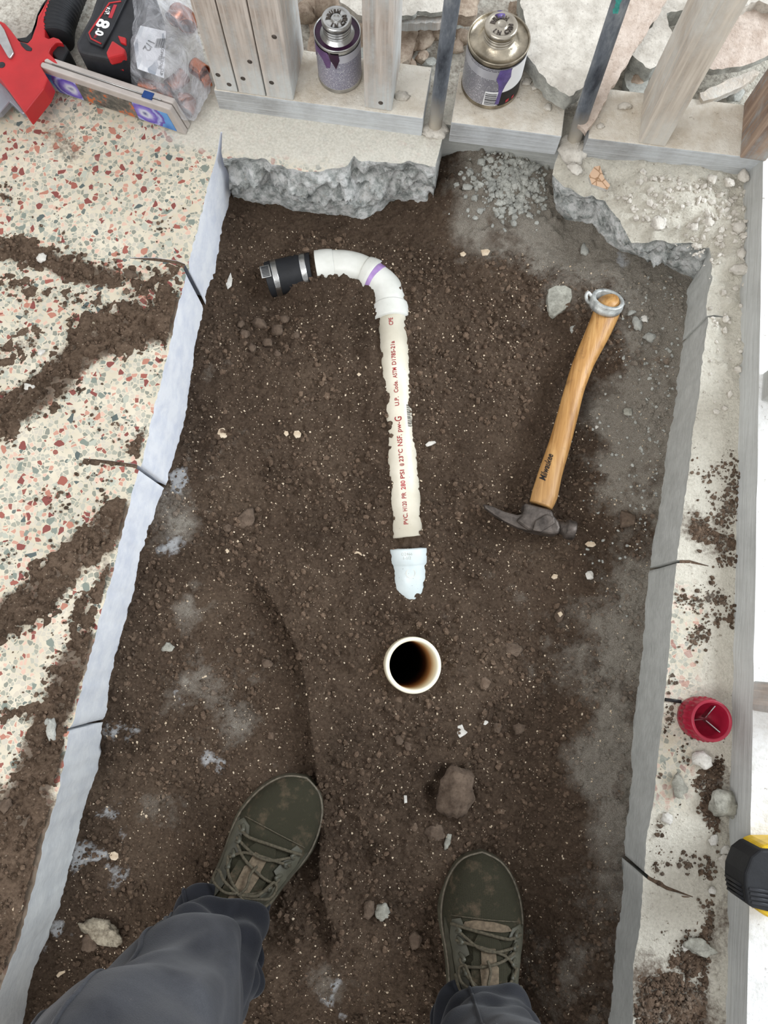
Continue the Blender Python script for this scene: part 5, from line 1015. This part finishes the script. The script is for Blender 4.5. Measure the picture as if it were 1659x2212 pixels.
fits = [((900,550),(1060,600),.0125,'open-ended copper coupling at the low corner of the bag'),((1080,560),(1180,480),.011,'copper elbow deep in the bag beside the label'),((1150,640),(1190,720),.011,'copper fitting in the lower tip of the bag'),((1240,420),(1310,470),.012,'copper elbow showing through the far side of the bag'),((1150,90),(1200,170),.014,'copper fitting near the top of the bag'),((960,620),(1080,650),.009,'thin copper stub under the open coupling'),((1290,520),(1340,500),.011,'copper cap pressed against the stud side of the bag'),((1100,130),(1130,60),.012,'dull copper ring at the upper end of the bag')]
MAT['copper_dull'] = flat('dull_copper', srgb(160, 100, 74), .4, .9, var=.3)
for i, (a_, b_, r_, lab) in enumerate(fits):
    z_ = ZS+.004+r_+.012*(i % 2); p0 = P(*k1([a_])[0], z_); p1 = P(*k1([b_])[0], z_); md = (p0+p1)/2+np.array([.004, .004, 0])*(i % 3); w = smooth_path([p0, md, p1], 6); n = 24; N_ = len(w)
    V, Fc = tube(w, [r_]*N_, n, caps=False); V2, F2 = tube(w, [r_*.86]*N_, n, caps=False); b0 = len(V); Fc = Fc+[tuple(j+b0 for j in t[::-1]) for t in F2]
    Fc += [(k, b0+k, b0+(k+1) % n, (k+1) % n) for k in range(n)]+[((N_-1)*n+k, (N_-1)*n+(k+1) % n, b0+(N_-1)*n+(k+1) % n, b0+(N_-1)*n+k) for k in range(n)]
    o = mesh('copper_fitting', list(V)+list(V2), Fc, MAT['copper'] if i % 3 == 0 else MAT['copper_dull'], origin=(p0+p1)/2); tag(o, lab, 'pipe fitting')

# ------------------------------------------------------------------ stones, clods and shells, each its own
def stone(px, w, h, mt, label, z=None, name='stone', cat='stone', flat_=.6, rz=0.0, seed=0, n=24, sink=.25):
    c = P(px[0], px[1], 0); c = P(px[0], px[1], float(soil(c[0], c[1], False)) if z is None else z); k_ = 1.1/1575; sx_, sy_ = w*k_, h*k_; hz_ = min(sx_, sy_)*flat_; c[2] += hz_*(.5-sink)
    V, Fc = hull_rock(c, (sx_, sy_, hz_), seed, rz, n); o = mesh(name, V, Fc, MAT[mt], origin=c); tag(o, label, cat); return o
MAT['soil_rock'] = rock_material('soil_caked_stone', srgb(74, 61, 51), srgb(114, 98, 84), 55)
stone((984,1712), 86, 112, 'soil_rock', 'big rounded soil-caked rock between the pipe mouth and the boots', name='rock', flat_=.75, seed=601, n=60, rz=.15, sink=.32)
stone((937,1799), 44, 46, 'soil_rock', 'fist-like brown clod just below the big rock', name='clod', cat='clod', seed=602)
stone((966,1817), 16, 36, 'stone_grey', 'slim pale grey stone beside the clod below the big rock', seed=603, rz=-.2)
stone((893,1785), 26, 34, 'stone_brown', 'brown clod left of the one below the big rock', name='clod', cat='clod', seed=604)
stone((686,1914), 38, 36, 'stone_brown', 'round brown clod beside the inner edge of the left boot', name='clod', cat='clod', seed=605)
stone((896,2028), 32, 40, 'soil_rock', 'brown clod beside the laces of the right boot', name='clod', cat='clod', seed=606)
stone((825,1966), 38, 36, 'stone_grey', 'grey-green stone in the pair lying between the boots', seed=607)
stone((796,1966), 28, 40, 'soil_rock', 'brown clod in the pair lying between the boots', name='clod', cat='clod', seed=608)
stone((860,1511), 20, 26, 'stone_brown', 'small tan-brown pebble just below the pipe mouth', name='pebble', cat='pebble', seed=609)
stone((1048,1476), 26, 34, 'stone_brown', 'oval brown pebble with a pale rim, beside the pipe mouth', name='pebble', cat='pebble', seed=610, flat_=.35)
stone((532,1122), 42, 60, 'soil_rock', 'flat brown clod left of the drain pipe', name='clod', cat='clod', seed=611, flat_=.35, rz=-.3)
stone((490,1142), 26, 22, 'soil_rock', 'brown crumb clod beside the flat clod', name='clod', cat='clod', seed=612)
stone((1352,1122), 44, 46, 'soil_rock', 'brown clod to the right of the hammer head', name='clod', cat='clod', seed=613)
stone((360,1397), 40, 24, 'stone_grey', 'small grey concrete block lying left in the pit', name='concrete_bit', cat='stone', seed=614, n=12)
stone((1272,1243), 22, 20, 'stone_white', 'smooth pale grey pebble below the hammer head', name='pebble', cat='pebble', seed=615)
stone((1208,1328), 28, 38, 'soil_rock', 'brown lump with a pale chip below the hammer head', name='clod', cat='clod', seed=616)
stone((1375,702), 30, 44, 'concrete_chunk', 'grey concrete chunk right of the hammer handle end', name='concrete_bit', seed=617, rz=.5, n=14)
stone((1364,678), 24, 26, 'concrete_chunk', 'pale concrete chunk tucked beside the hammer handle end', name='concrete_bit', seed=618, n=14)
stone((1402,732), 36, 30, 'concrete_chunk', 'flat-topped grey concrete chunk farther right of the handle end', name='concrete_bit', seed=619, n=14)
stone((1392,690), 22, 18, 'stone_white', 'small pale chunk among the concrete chunks by the handle end', name='concrete_bit', seed=620)
stone((1240,712), 38, 22, 'concrete_chunk', 'whitish concrete bit left of the hammer handle', name='concrete_bit', seed=621)
stone((1262,542), 26, 34, 'concrete_chunk', 'grey-white stone under the broken concrete slope', seed=622)
stone((1290,925), 14, 12, 'stone_white', 'tiny white pebble right of the hammer handle', name='pebble', cat='pebble', seed=623)
stone((1355,890), 24, 24, 'stone_grey', 'round grey pebble in the pale dust near the side wall of the pit', name='pebble', cat='pebble', seed=624, flat_=.35)
stone((1120,1570), 30, 34, 'soil_rock', 'dark clod in the cluster right of the pipe mouth', name='clod', cat='clod', seed=625)
stone((1075,1572), 22, 26, 'soil_rock', 'smaller clod at the edge of the cluster right of the pipe mouth', name='clod', cat='clod', seed=626)
stone((1104,1400), 50, 36, 'soil_rock', 'wide low clod above the cluster right of the pipe mouth', name='clod', cat='clod', seed=627, flat_=.3)
stone((863,1597), 22, 26, 'soil_rock', 'small clod straight below the pipe mouth', name='clod', cat='clod', seed=628)
stone((882,1610), 26, 24, 'soil_rock', 'second small clod straight below the pipe mouth', name='clod', cat='clod', seed=629)
stone((578,1432), 30, 26, 'soil_rock', 'clod on the bank above the left boot', name='clod', cat='clod', seed=630)
stone((196,2035), 44, 36, 'soil_rock', 'brown clod under the oyster shell', name='clod', cat='clod', seed=631)
stone((586,1590), 18, 20, 'stone_brown', 'small pebble just ahead of the left boot toe', name='pebble', cat='pebble', seed=632)
CL = ['largest clod at the left of the heap below the rubber coupling', 'clod in the middle of the heap below the rubber coupling', 'clod at the far left of the heap below the coupling', 'low clod at the bottom centre of the heap below the coupling', 'clod at the upper right of the heap below the coupling', 'small clod at the lower left of the heap below the coupling', 'clod at the right end of the heap below the coupling', 'bottom-most small clod of the heap below the coupling', 'left-most small clod of the heap below the coupling', 'topmost small clod of the heap below the coupling']
for i, (a, b, w_) in enumerate(((560,700,40),(600,712,34),(530,722,30),(578,740,28),(615,690,26),(545,752,24),(640,724,24),(600,764,22),(520,700,22),(570,668,20))):
    c = P(a, b, -.02); z_ = float(soil(c[0], c[1], False)); hz_ = w_*.0007*.7; c = P(a, b, z_+hz_*.3); V, Fc = hull_rock(c, (w_*.0007, w_*.00062, hz_), 640+i, i); o = mesh('clod', V, Fc, MAT['soil_rock'], origin=c); tag(o, CL[i], 'clod', 'clods below the rubber coupling')
def flake(px, pts, mt, label, name='shell', cat='shell', t=.0022, z=None, tilt=.0):
    c = P(px[0], px[1], 0); z_ = float(soil(c[0], c[1]))+.003 if z is None else z; w = [P(px[0]+a, px[1]+b, z_) for a, b in pts]; o_ = mesh(name, *prism(w, z_-t, z_, .08), MAT[mt], smooth=False, origin=P(px[0], px[1], z_-t)); bevel_obj(o_, .0008, 2)
    o_.rotation_euler = (tilt, tilt*.6, 0); tag(o_, label, cat); return o_
flake((1208,648), [(-28,0),(-24,-26),(-8,-34),(14,-34),(28,-26),(30,-8),(22,14),(6,26),(-12,38),(-22,34)], 'stone_grey', 'leaf-shaped flat grey stone left of the hammer handle end', 'flat_stone', 'stone', .006)
flake((1048,545), [(-10,-6),(6,-8),(12,-4),(6,6),(-6,7)], 'shell', 'yellowish shell chip near the back of the pit')
flake((997,1580), [(-9,-12),(2,-16),(6,-4),(14,2),(8,8),(-4,15),(-10,6)], 'stone_white', 'bright white angular chip below the pipe mouth', 'white_chip', 'chip')
flake((1049,1561), [(-5,-2),(3,-8),(7,0),(0,6),(-5,5)], 'stone_white', 'small bright white chip right of the angular one', 'white_chip', 'chip')
flake((876,1727), [(-4,-9),(3,-9),(4,8),(-3,9)], 'stone_white', 'narrow white chip left of the big rock', 'white_chip', 'chip')
flake((495,607), [(-4,18),(-8,6),(-2,-8),(3,-20),(7,-4),(5,10)], 'stone_white', 'upright white flake on the soil left of the rubber coupling', 'white_chip', 'chip')
flake((642,938), [(-9,0),(-6,-8),(3,-9),(9,-2),(7,7),(-3,9)], 'shell', 'round tan shell left of the drain pipe')
flake((618,936), [(-6,0),(-3,-6),(4,-5),(6,2),(0,7)], 'shell', 'small broken shell beside the round tan one')
flake((480,936), [(-12,2),(-8,-10),(2,-13),(12,-4),(10,8),(0,13)], 'shell', 'thin curved shell near the white slab edge')
flake((773,1197), [(-10,-4),(-2,-7),(7,-4),(10,4),(6,2),(0,-2),(-7,0)], 'shell', 'curled shell rim left of the end cap')
flake((930,958), [(-12,2),(-4,-5),(10,-6),(13,-2),(2,4),(-8,7)], 'stone_white', 'whitish chip right of the drain pipe', 'white_chip', 'chip')
flake((1198,1245), [(-8,2),(-2,-6),(8,-4),(7,4),(-2,7)], 'shell', 'pinkish shell chip below the hammer head')
flake((1276,1175), [(-13,0),(-6,-6),(8,-5),(13,2),(6,7),(-6,6)], 'shell', 'oval ribbed shell just below the striking face')
flake((246,1850), [(-11,0),(-8,-9),(1,-11),(9,-6),(10,4),(3,10),(-7,8)], 'shell', 'round flat tan shell low in the left of the pit')
flake((490,1190), [(-6,0),(0,-6),(6,0),(1,6)], 'shell', 'small shell chip near the flat brown clod')
flake((1000,548), [(-7,-2),(2,-6),(8,0),(2,6),(-5,4)], 'shell', 'brownish shell near the back wall of the pit')
flake((775,808), [(-5,0),(0,-4),(6,0),(0,5)], 'shell', 'tan shell chip left of the upper pipe')
flake((1210,1327), [(-6,-3),(2,-7),(7,0),(0,7)], 'shell', 'pale chip stuck on the lump below the hammer', z=.008)
flake((130,2104), [(-10,4),(-3,-5),(10,-8),(11,-3),(0,4),(-6,9)], 'shell', 'curved pale shell near the trouser knee')
c = P(217, 2012, 0); c = P(217, 2012, float(soil(c[0], c[1]))+.005); V, Fc = hull_rock(c, (.066, .034, .014), 700, -.30, 50); o = mesh('oyster_shell', V, Fc, rock_material('oyster', srgb(104, 92, 76), srgb(186, 176, 156), 110, .003), origin=c); tag(o, 'encrusted oyster shell beside the trouser knee', 'shell')
for i, (px_, w_, h_, mt, rz_, lab) in enumerate([((92,560),30,26,'stone_white',.2,'white plaster lump in the uppermost soil trail on the terrazzo'),((90,762),20,16,'stone_white',.5,'small white lump in the middle soil trail'),((65,838),24,20,'stone_white',.1,'white lump at the lower side of the middle soil trail'),((275,631),18,16,'stone_brown',.9,'tan pebble between the upper soil trails'),((283,594),34,24,'soil_rock',0,'brown clod beside the upper saw cut'),((110,1570),26,64,'concrete_chunk',.42,'long grey concrete stick beside the lowest saw cut'),((40,1958),24,18,'shell',.3,'pale pebble on the soil outside the pit edge'),((250,562),14,12,'stone_brown',0,'small dark pebble on the clean terrazzo above the upper saw cut'),((14,1740),26,30,'soil_rock',0,'brown clod on the soil outside the pit edge')]):
    stone(px_, w_, h_, mt, lab, z=ZS+.004, name='stone', seed=720+i, rz=rz_, flat_=.55, n=16)
# ------------------------------------------------------------------ the photographer's legs
GZ = -.034
toeR = P(1052, 1832, GZ+.012); toeL = P(652, 1667, GZ+.012); heelR = P(1046, 2110, GZ+.06); heelL = P(523, 1925, GZ+.06)
def heading(t, h): d = (t-h)[:2]; d /= np.linalg.norm(d); return d
dR, dL = heading(toeR, heelR), heading(toeL, heelL)
LS = .305
m = M('olive_canvas'); m.set(.85, 0, .2); v_ = m.co(); wv = m.n('ShaderNodeTexWave'); wv.inputs['Scale'].default_value = 260; m.l(v_, wv.inputs[0]); wv2 = m.n('ShaderNodeTexWave', bands_direction='Y'); wv2.inputs['Scale'].default_value = 260; m.l(v_, wv2.inputs[0])
h_ = m.math('MULTIPLY', wv.outputs[1], wv2.outputs[1]); nz_ = m.noise(40, v_, 6, .7); col = m.mix(h_, srgb(54, 52, 40), srgb(78, 75, 58)); col = m.mix(m.mr(nz_, .52, .75, 0, .65), col, srgb(128, 108, 88)); m.base(col); m.bump(h_, .0008); MAT['canvas'] = m.m
MAT['boot_rubber'] = flat('olive_rubber', srgb(84, 80, 66), .5, spec=.4, var=.2, sc=90); MAT['boot_overlay'] = flat('smooth_olive_overlay', srgb(80, 78, 66), .45, spec=.45, var=.15); MAT['lace'] = flat('olive_lace', srgb(86, 79, 64), .8, var=.25, sc=300); MAT['webbing'] = flat('dusty_tan_webbing', srgb(112, 98, 80), .85, var=.2, sc=200); MAT['sock'] = flat('black_sock', srgb(28, 28, 30), .9)
MAT['welt'] = flat('dusty_welt', srgb(112, 104, 90), .7, var=.25, sc=150)
UU = np.array([0, .04, .12, .3, .5, .65, .76, .86, .93, .975, 1.0]); WWd = np.array([0, .026, .041, .043, .049, .058, .0625, .0575, .045, .026, 0]); CCn = np.array([0, 0, .001, .003, .004, .002, 0, -.004, -.008, -.010, -.011])
HU = np.array([0, .03, .08, .2, .3, .42, .55, .68, .78, .88, .95, .985, 1.0]); HH = np.array([.02, .085, .118, .125, .118, .098, .078, .060, .050, .042, .032, .018, 0.0])
def boot(side, pos, d, label_part):
    mir = 1 if side == 'R' else -1
    rz = math.atan2(d[1], d[0])-math.pi/2
    e = bpy.data.objects.new('boot', None); COL.objects.link(e); e.parent = person; e.empty_display_size = .02
    hp = np.array([pos[0]-d[0]*LS, pos[1]-d[1]*LS, GZ]); e.location = hp-root_loc(person); e.rotation_euler = (0, 0, rz); e['label'] = label_part
    w = lambda u: np.interp(u, UU, WWd); c = lambda u: mir*(.003*np.sin(np.asarray(u)*6.0)-.010*np.clip((np.asarray(u)-.55)/.45, 0, 1)**2); h = lambda u: np.interp(u, HU, HH)
    us = np.r_[0, .006, .015, .03, np.linspace(.05, .9, 50), np.linspace(.915, .995, 12), 1.0]
    w = lambda u: np.interp(u, us_f, ws_f); us_f = np.linspace(0, 1, 400); k0 = np.interp(us_f, UU, WWd); ker = np.ones(23)/23; k0 = np.where(us_f > .70, .0605*np.sqrt(np.clip(1-((us_f-.70)/.30)**2, 0, 1)), np.where(us_f > .62, np.interp(us_f, [.62, .70], [.0575, .0605]), k0)); k1_ = np.convolve(np.pad(k0, 11, mode='edge'), ker, 'valid'); ws_f = np.minimum(k1_, .063)*np.clip((us_f*(1-us_f)*60), 0, 1)**.5
    hs = np.convolve(np.pad(np.interp(us_f, HU, HH), 11, mode='edge'), ker, 'valid'); h = lambda u: np.interp(u, us_f, hs)
    def ring(z, k, spr=0.0):
        L_ = [(c(u)-w(u)*k*1.0, u*LS, z+spr*max(0, (u-.8)/.2)**2) for u in us]; R_ = [(c(u)+w(u)*k, u*LS, z+spr*max(0, (u-.8)/.2)**2) for u in us[1:-1]][::-1]; return L_+R_
    V = []; rings = [(0, .90), (.004, .98), (.012, 1.03), (.020, 1.03), (.027, .99), (.031, .93), (.032, .85)]
    for z, k in rings: V += ring(z, k, .008)
    n = len(ring(0, 1)); Fc = [(i*n+j, i*n+(j+1) % n, (i+1)*n+(j+1) % n, (i+1)*n+j) for i in range(len(rings)-1) for j in range(n)]+[tuple(range(n)), tuple((len(rings)-1)*n+j for j in range(n))[::-1]]
    sole = mesh('sole', V, Fc, MAT['boot_rubber'], e, local=True)
    tr = ring(.0315, .955, .008); V, Fc = tube([np.array(p) for p in tr]+[np.array(tr[0])], .0017, 8, caps=False); mesh('welt', V, Fc, MAT['welt'], e, local=True)
    def Sf(u, v, off=0.0):
        th = math.pi*(1-v); a = math.cos(th); b = math.sin(th); wu = w(u)*.93+off; hu = h(u)+off
        fl = .80 if u < .6 else .92
        return np.array([c(u)+wu*math.copysign(abs(a)**fl, a), u*LS, .026+.008*max(0, (u-.8)/.2)**2+hu*abs(b)**.72])
    nv = 28; V = [Sf(u, k/nv) for u in us for k in range(nv+1)]; Fc = [(i*(nv+1)+k, i*(nv+1)+k+1, (i+1)*(nv+1)+k+1, (i+1)*(nv+1)+k) for i in range(len(us)-1) for k in range(nv)]
    up = mesh('upper', V, Fc, MAT['canvas'], e, local=True)
    def patch(name, poly, mat, off, th_=.0018):
        poly = [(a if mir > 0 else a, (b if mir > 0 else 1-b)) for a, b in poly]; q = [(a, b*.35) for a, b in poly]; q = [tuple(t[:2]) for t in resample(q+[q[0]], .008)[:-1]]; p, f = cdt(q, .009, None, 4); n = len(q)
        V = [Sf(a, b/.35, off) for a, b in p]+[Sf(a, b/.35, off) for a, b in q]+[Sf(a, b/.35, off-th_) for a, b in q]; o0 = len(p)
        return mesh(name, V, f+[(o0+i, o0+(i+1) % n, o0+n+(i+1) % n, o0+n+i) for i in range(n)], mat, e, local=True)
    def cord(name, pts, r, off=.005, mat='lace', flat_=1.0, par=e):
        pp_ = [Sf(a, b if mir > 0 else 1-b, off+(o_ if len(t) > 2 else 0)) for t in pts for a, b, o_ in [(t[0], t[1], t[2] if len(t) > 2 else 0)]]
        V, Fc = tube(smooth_path(pp_, 6), r, 8, r*flat_); return mesh(name, V, Fc, MAT[mat], e, local=True)
    patch('eyestay', [(.40, .22), (.55, .20), (.66, .18), (.73, .22), (.745, .30), (.72, .33), (.69, .30), (.665, .34), (.62, .36), (.60, .30), (.56, .34), (.50, .36), (.44, .33)], MAT['boot_overlay'], .0028)
    patch('eyestay', [(.40, .78), (.55, .80), (.70, .86), (.735, .80), (.725, .70), (.695, .66), (.68, .72), (.645, .68), (.62, .64), (.595, .70), (.56, .68), (.50, .64), (.44, .67)], MAT['boot_overlay'], .0028)
    patch('side_panel', [(.34, .06), (.60, .06), (.72, .10), (.68, .16), (.52, .17), (.36, .18)], MAT['boot_overlay'], .0016); patch('side_panel', [(.34, .94), (.60, .94), (.72, .90), (.68, .85), (.52, .83), (.36, .82)], MAT['boot_overlay'], .0016)
    patch('tongue', [(.36, .36), (.52, .37), (.66, .40), (.70, .44), (.70, .56), (.66, .60), (.52, .63), (.36, .64)], MAT['canvas'], .0032)
    patch('pull_strap', [(.36, .455), (.50, .455), (.60, .45), (.655, .455), (.655, .545), (.60, .55), (.50, .545), (.36, .545)], MAT['webbing'], .0052)
    if side == 'R': patch('toe_tab', [(.715, .32), (.735, .34), (.748, .42), (.748, .55), (.735, .66), (.715, .70), (.712, .60), (.715, .45)], MAT['webbing'], .0022)
    cord('toe_seam', [(.742, .20), (.752, .35), (.755, .5), (.752, .65), (.742, .80)], .0009, .0012)
    cord('lace', [(.715, .22), (.715, .35), (.705, .5), (.69, .65), (.70, .78)], .0022)
    cord('lace', [(.70, .28), (.67, .38), (.652, .46, .003), (.648, .54, .003), (.655, .66), (.66, .74)], .0020)
    cord('lace', [(.66, .26), (.66, .38), (.655, .5, .004), (.63, .62), (.585, .70)], .0020)
    cord('lace', [(.64, .70), (.615, .60), (.60, .5, .003), (.585, .42), (.575, .30)], .0021)
    cord('lace', [(.60, .28), (.555, .33), (.52, .42), (.50, .50, .004)], .0023); cord('lace', [(.585, .72), (.545, .66), (.52, .58), (.50, .50, .004)], .0023)
    cord('bow_loop', [(.50, .50, .006), (.53, .42, .012), (.575, .38, .010), (.59, .35, .006), (.57, .30, .006), (.53, .33, .010), (.50, .48, .007)], .0020)
    cord('bow_loop', [(.50, .50, .006), (.52, .60, .012), (.535, .68, .010), (.52, .74, .006), (.49, .70, .008), (.485, .58, .008), (.50, .51, .007)], .0020)
    cord('lace_end', [(.50, .50, .006), (.54, .49, .009), (.585, .50, .008), (.62, .49, .006)], .0019); cord('lace_end', [(.50, .50, .006), (.485, .40, .010), (.50, .30, .008), (.54, .24, .004)], .0019)
    for (a, b) in ((.70, .26), (.66, .27), (.60, .27), (.555, .29), (.70, .76), (.655, .74), (.60, .73), (.555, .71)): cord('lace_loop', [(a-.012, b, -.002), (a, b+(.05 if b < .5 else -.05), .002), (a+.012, b, -.002)], .0026, .004, 'boot_overlay')
    V, Fc = tube([np.array([c(.24), .24*LS, .10]), np.array([c(.24), .24*LS, .19])], .040, 24); mesh('sock', V, Fc, MAT['sock'], e, local=True)
    return e
ankR = np.array([*(toeR[:2]-dR*LS*.745), .058]); ankL = np.array([*(toeL[:2]-dL*LS*.77), .055])
kneeR = P(1165, 2560, .47); kneeL = P(225, 2440, .47); hipC = np.array([.02, -.66, .93])
body = bmesh.new()
pts = {'pelvis': hipC, 'waist': hipC+(0, .01, .16), 'hipR': hipC+(.105, 0, -.05), 'hipL': hipC+(-.105, 0, -.05), 'kR': kneeR, 'kL': kneeL, 'cR': ankR*.62+kneeR*.38+(0, -.015, 0), 'cL': ankL*.62+kneeL*.38+(0, -.015, 0), 'tR': kneeR*.5+(hipC+(.105, 0, -.05))*.5, 'tL': kneeL*.5+(hipC+(-.105, 0, -.05))*.5, 'aR': ankR+(0, 0, .02), 'aL': ankL+(0, 0, .02), 'fR': np.array([*(ankR[:2]+dR*.12), GZ+.05]), 'fL': np.array([*(ankL[:2]+dL*.12), GZ+.05])}
rad = {'pelvis': .13, 'waist': .13, 'hipR': .085, 'hipL': .085, 'kR': .055, 'kL': .055, 'cR': .050, 'cL': .050, 'tR': .070, 'tL': .070, 'aR': .034, 'aL': .034, 'fR': .026, 'fL': .026}
ks = list(pts); me = bpy.data.meshes.new('person'); po = hipC*0+np.array([0.0, -.45, GZ]); me.from_pydata([tuple(pts[k]-po) for k in ks], [(ks.index(a), ks.index(b)) for a, b in (('pelvis','waist'),('pelvis','hipR'),('pelvis','hipL'),('hipR','tR'),('tR','kR'),('kR','cR'),('cR','aR'),('aR','fR'),('hipL','tL'),('tL','kL'),('kL','cL'),('cL','aL'),('aL','fL'))], [])
person = bpy.data.objects.new('person', me); COL.objects.link(person); person.location = po
sk = person.modifiers.new('skin', 'SKIN')
for i, k in enumerate(ks): me.skin_vertices[0].data[i].radius = (rad[k]*.8, rad[k]*.8) if False else (rad[k], rad[k])
me.skin_vertices[0].data[0].use_root = True; sk.use_smooth_shade = True
ss = person.modifiers.new('sub', 'SUBSURF'); ss.levels = 1; ss.render_levels = 1
me.materials.append(flat('skin', srgb(196, 150, 124), .6, bump=0)); tag(person, 'person standing in the pit in faded dark trousers and olive lace-up boots, seen from above', 'person')
boot('R', toeR, dR, 'right olive lace-up boot'); boot('L', toeL, dL, 'left olive lace-up boot, dusted with soil')
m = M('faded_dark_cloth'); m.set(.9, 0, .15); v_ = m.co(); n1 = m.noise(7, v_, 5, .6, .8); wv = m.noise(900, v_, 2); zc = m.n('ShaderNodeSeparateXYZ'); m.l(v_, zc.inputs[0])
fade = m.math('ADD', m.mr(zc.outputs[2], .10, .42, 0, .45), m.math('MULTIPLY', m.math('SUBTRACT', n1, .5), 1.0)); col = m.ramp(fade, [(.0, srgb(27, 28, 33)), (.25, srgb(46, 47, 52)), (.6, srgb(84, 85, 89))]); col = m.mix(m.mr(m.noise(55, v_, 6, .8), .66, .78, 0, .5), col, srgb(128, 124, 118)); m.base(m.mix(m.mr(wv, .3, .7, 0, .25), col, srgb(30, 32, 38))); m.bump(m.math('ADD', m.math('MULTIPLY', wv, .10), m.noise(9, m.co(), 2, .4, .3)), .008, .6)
m.b.inputs['Sheen Weight'].default_value = .15; MAT['cloth'] = m.m
tr = bpy.data.objects.new('trousers', None); COL.objects.link(tr); tr.parent = person
def leg(name, ctr, rx, ry, seed, rzs=0.0):
    path = smooth_path(ctr, 14); L_ = len(path); u = np.linspace(0, 1, L_); us_ = np.linspace(0, 1, len(ctr)); RX = np.interp(u, us_, rx); RY = np.interp(u, us_, ry); n = 128; V = []
    fx = np.array([math.cos(rzs), math.sin(rzs), 0]); s = 0; rows = []
    seq = [(2, .86), (1, .88), (0, .93)]+[(i, 1.0) for i in range(L_)]
    for j, (i, k) in enumerate(seq):
        p = path[i]; t = path[min(i+1, L_-1)]-path[max(i-1, 0)]; t /= np.linalg.norm(t); t = t*.6+np.array([0, 0, .4]); t /= np.linalg.norm(t)
        a = fx-t*t.dot(fx); a /= np.linalg.norm(a); b = np.cross(t, a); w = np.linspace(0, 2*math.pi, n, endpoint=False); q = u[i]
        cw, sw = np.cos(w), np.sin(w)
        hem = math.exp(-(q/.16)**2); fo = .020*vnoise(cw*1.6+9+q*4, sw*1.6+q*13, seed)+.010*vnoise(cw*2.6+q*9, sw*3.4+q*16, seed+1)+.016*np.abs(vnoise(cw*1.2+q*7, sw*1.5-q*11, seed+2))
        bun = hem*(.012*np.sin(q*75+2.5*np.sin(w+seed)+1.5*cw))+.010*hem*np.sin(5*w+seed+q*12)
        r1 = (RX[i]+fo+bun)*k; r2 = (RY[i]+fo+bun)*k
        tilt = hem*.018*np.sin(w*2+seed)
        V += [p+a*r1[m_]*cw[m_]+b*r2[m_]*sw[m_]+np.array([0, 0, tilt[m_]]) for m_ in range(n)]
    R_ = len(seq); Fc = [(i*n+k, i*n+(k+1) % n, (i+1)*n+(k+1) % n, (i+1)*n+k) for i in range(R_-1) for k in range(n)]
    o = mesh(name, V, Fc, MAT['cloth'], tr); sm_ = o.modifiers.new('s', 'SUBSURF'); sm_.levels = 1; sm_.render_levels = 1
    return np.array(V).reshape(R_, n, 3)
midR = ankR*.55+kneeR*.45
gR = leg('trouser_leg', [ankR+(0, .0, 0), ankR*.8+kneeR*.2, midR, kneeR*.8+ankR*.2, kneeR, kneeR*.6+pts['hipR']*.4+(0, .02, .03), pts['hipR']+(0, 0, .04)], [.068, .070, .078, .088, .092, .10, .11], [.068, .066, .068, .076, .082, .10, .115], 900)
gL = leg('trouser_leg', [ankL+(0, .0, 0), ankL*.8+kneeL*.2+(0, .006, 0), ankL*.55+kneeL*.45+(0, .012, 0), kneeL*.8+ankL*.2+(0, .008, 0), kneeL, kneeL*.6+pts['hipL']*.4+(0, .02, .03), pts['hipL']+(0, 0, .04)], [.062, .062, .066, .074, .082, .10, .11], [.066, .064, .070, .078, .086, .10, .115], 920)
V, Fc = tube([hipC+(0, 0, -.10), hipC+(0, 0, -.04), hipC+(0, 0, .06), hipC+(0, .01, .14)], [.16, .205, .19, .175], 40, [.10, .13, .125, .115], up=(0, 1, 0)); mesh('trouser_seat', V, Fc, MAT['cloth'], tr)
for col_, off in ((44, .0), (54, .0)):
    pl_ = [gL[i, col_+int(2*math.sin(i*.1))]+np.array([0, 0, .0008]) for i in range(6, gL.shape[0]-8, 2)]; V, Fc = tube(smooth_path(pl_, 3), .0026, 8); mesh('seam', V, Fc, MAT['cloth'], tr)
pl_ = [gR[i, 40]+np.array([0, 0, .0008]) for i in range(6, gR.shape[0]-8, 2)]; V, Fc = tube(smooth_path(pl_, 3), .0022, 8); mesh('seam', V, Fc, MAT['cloth'], tr)
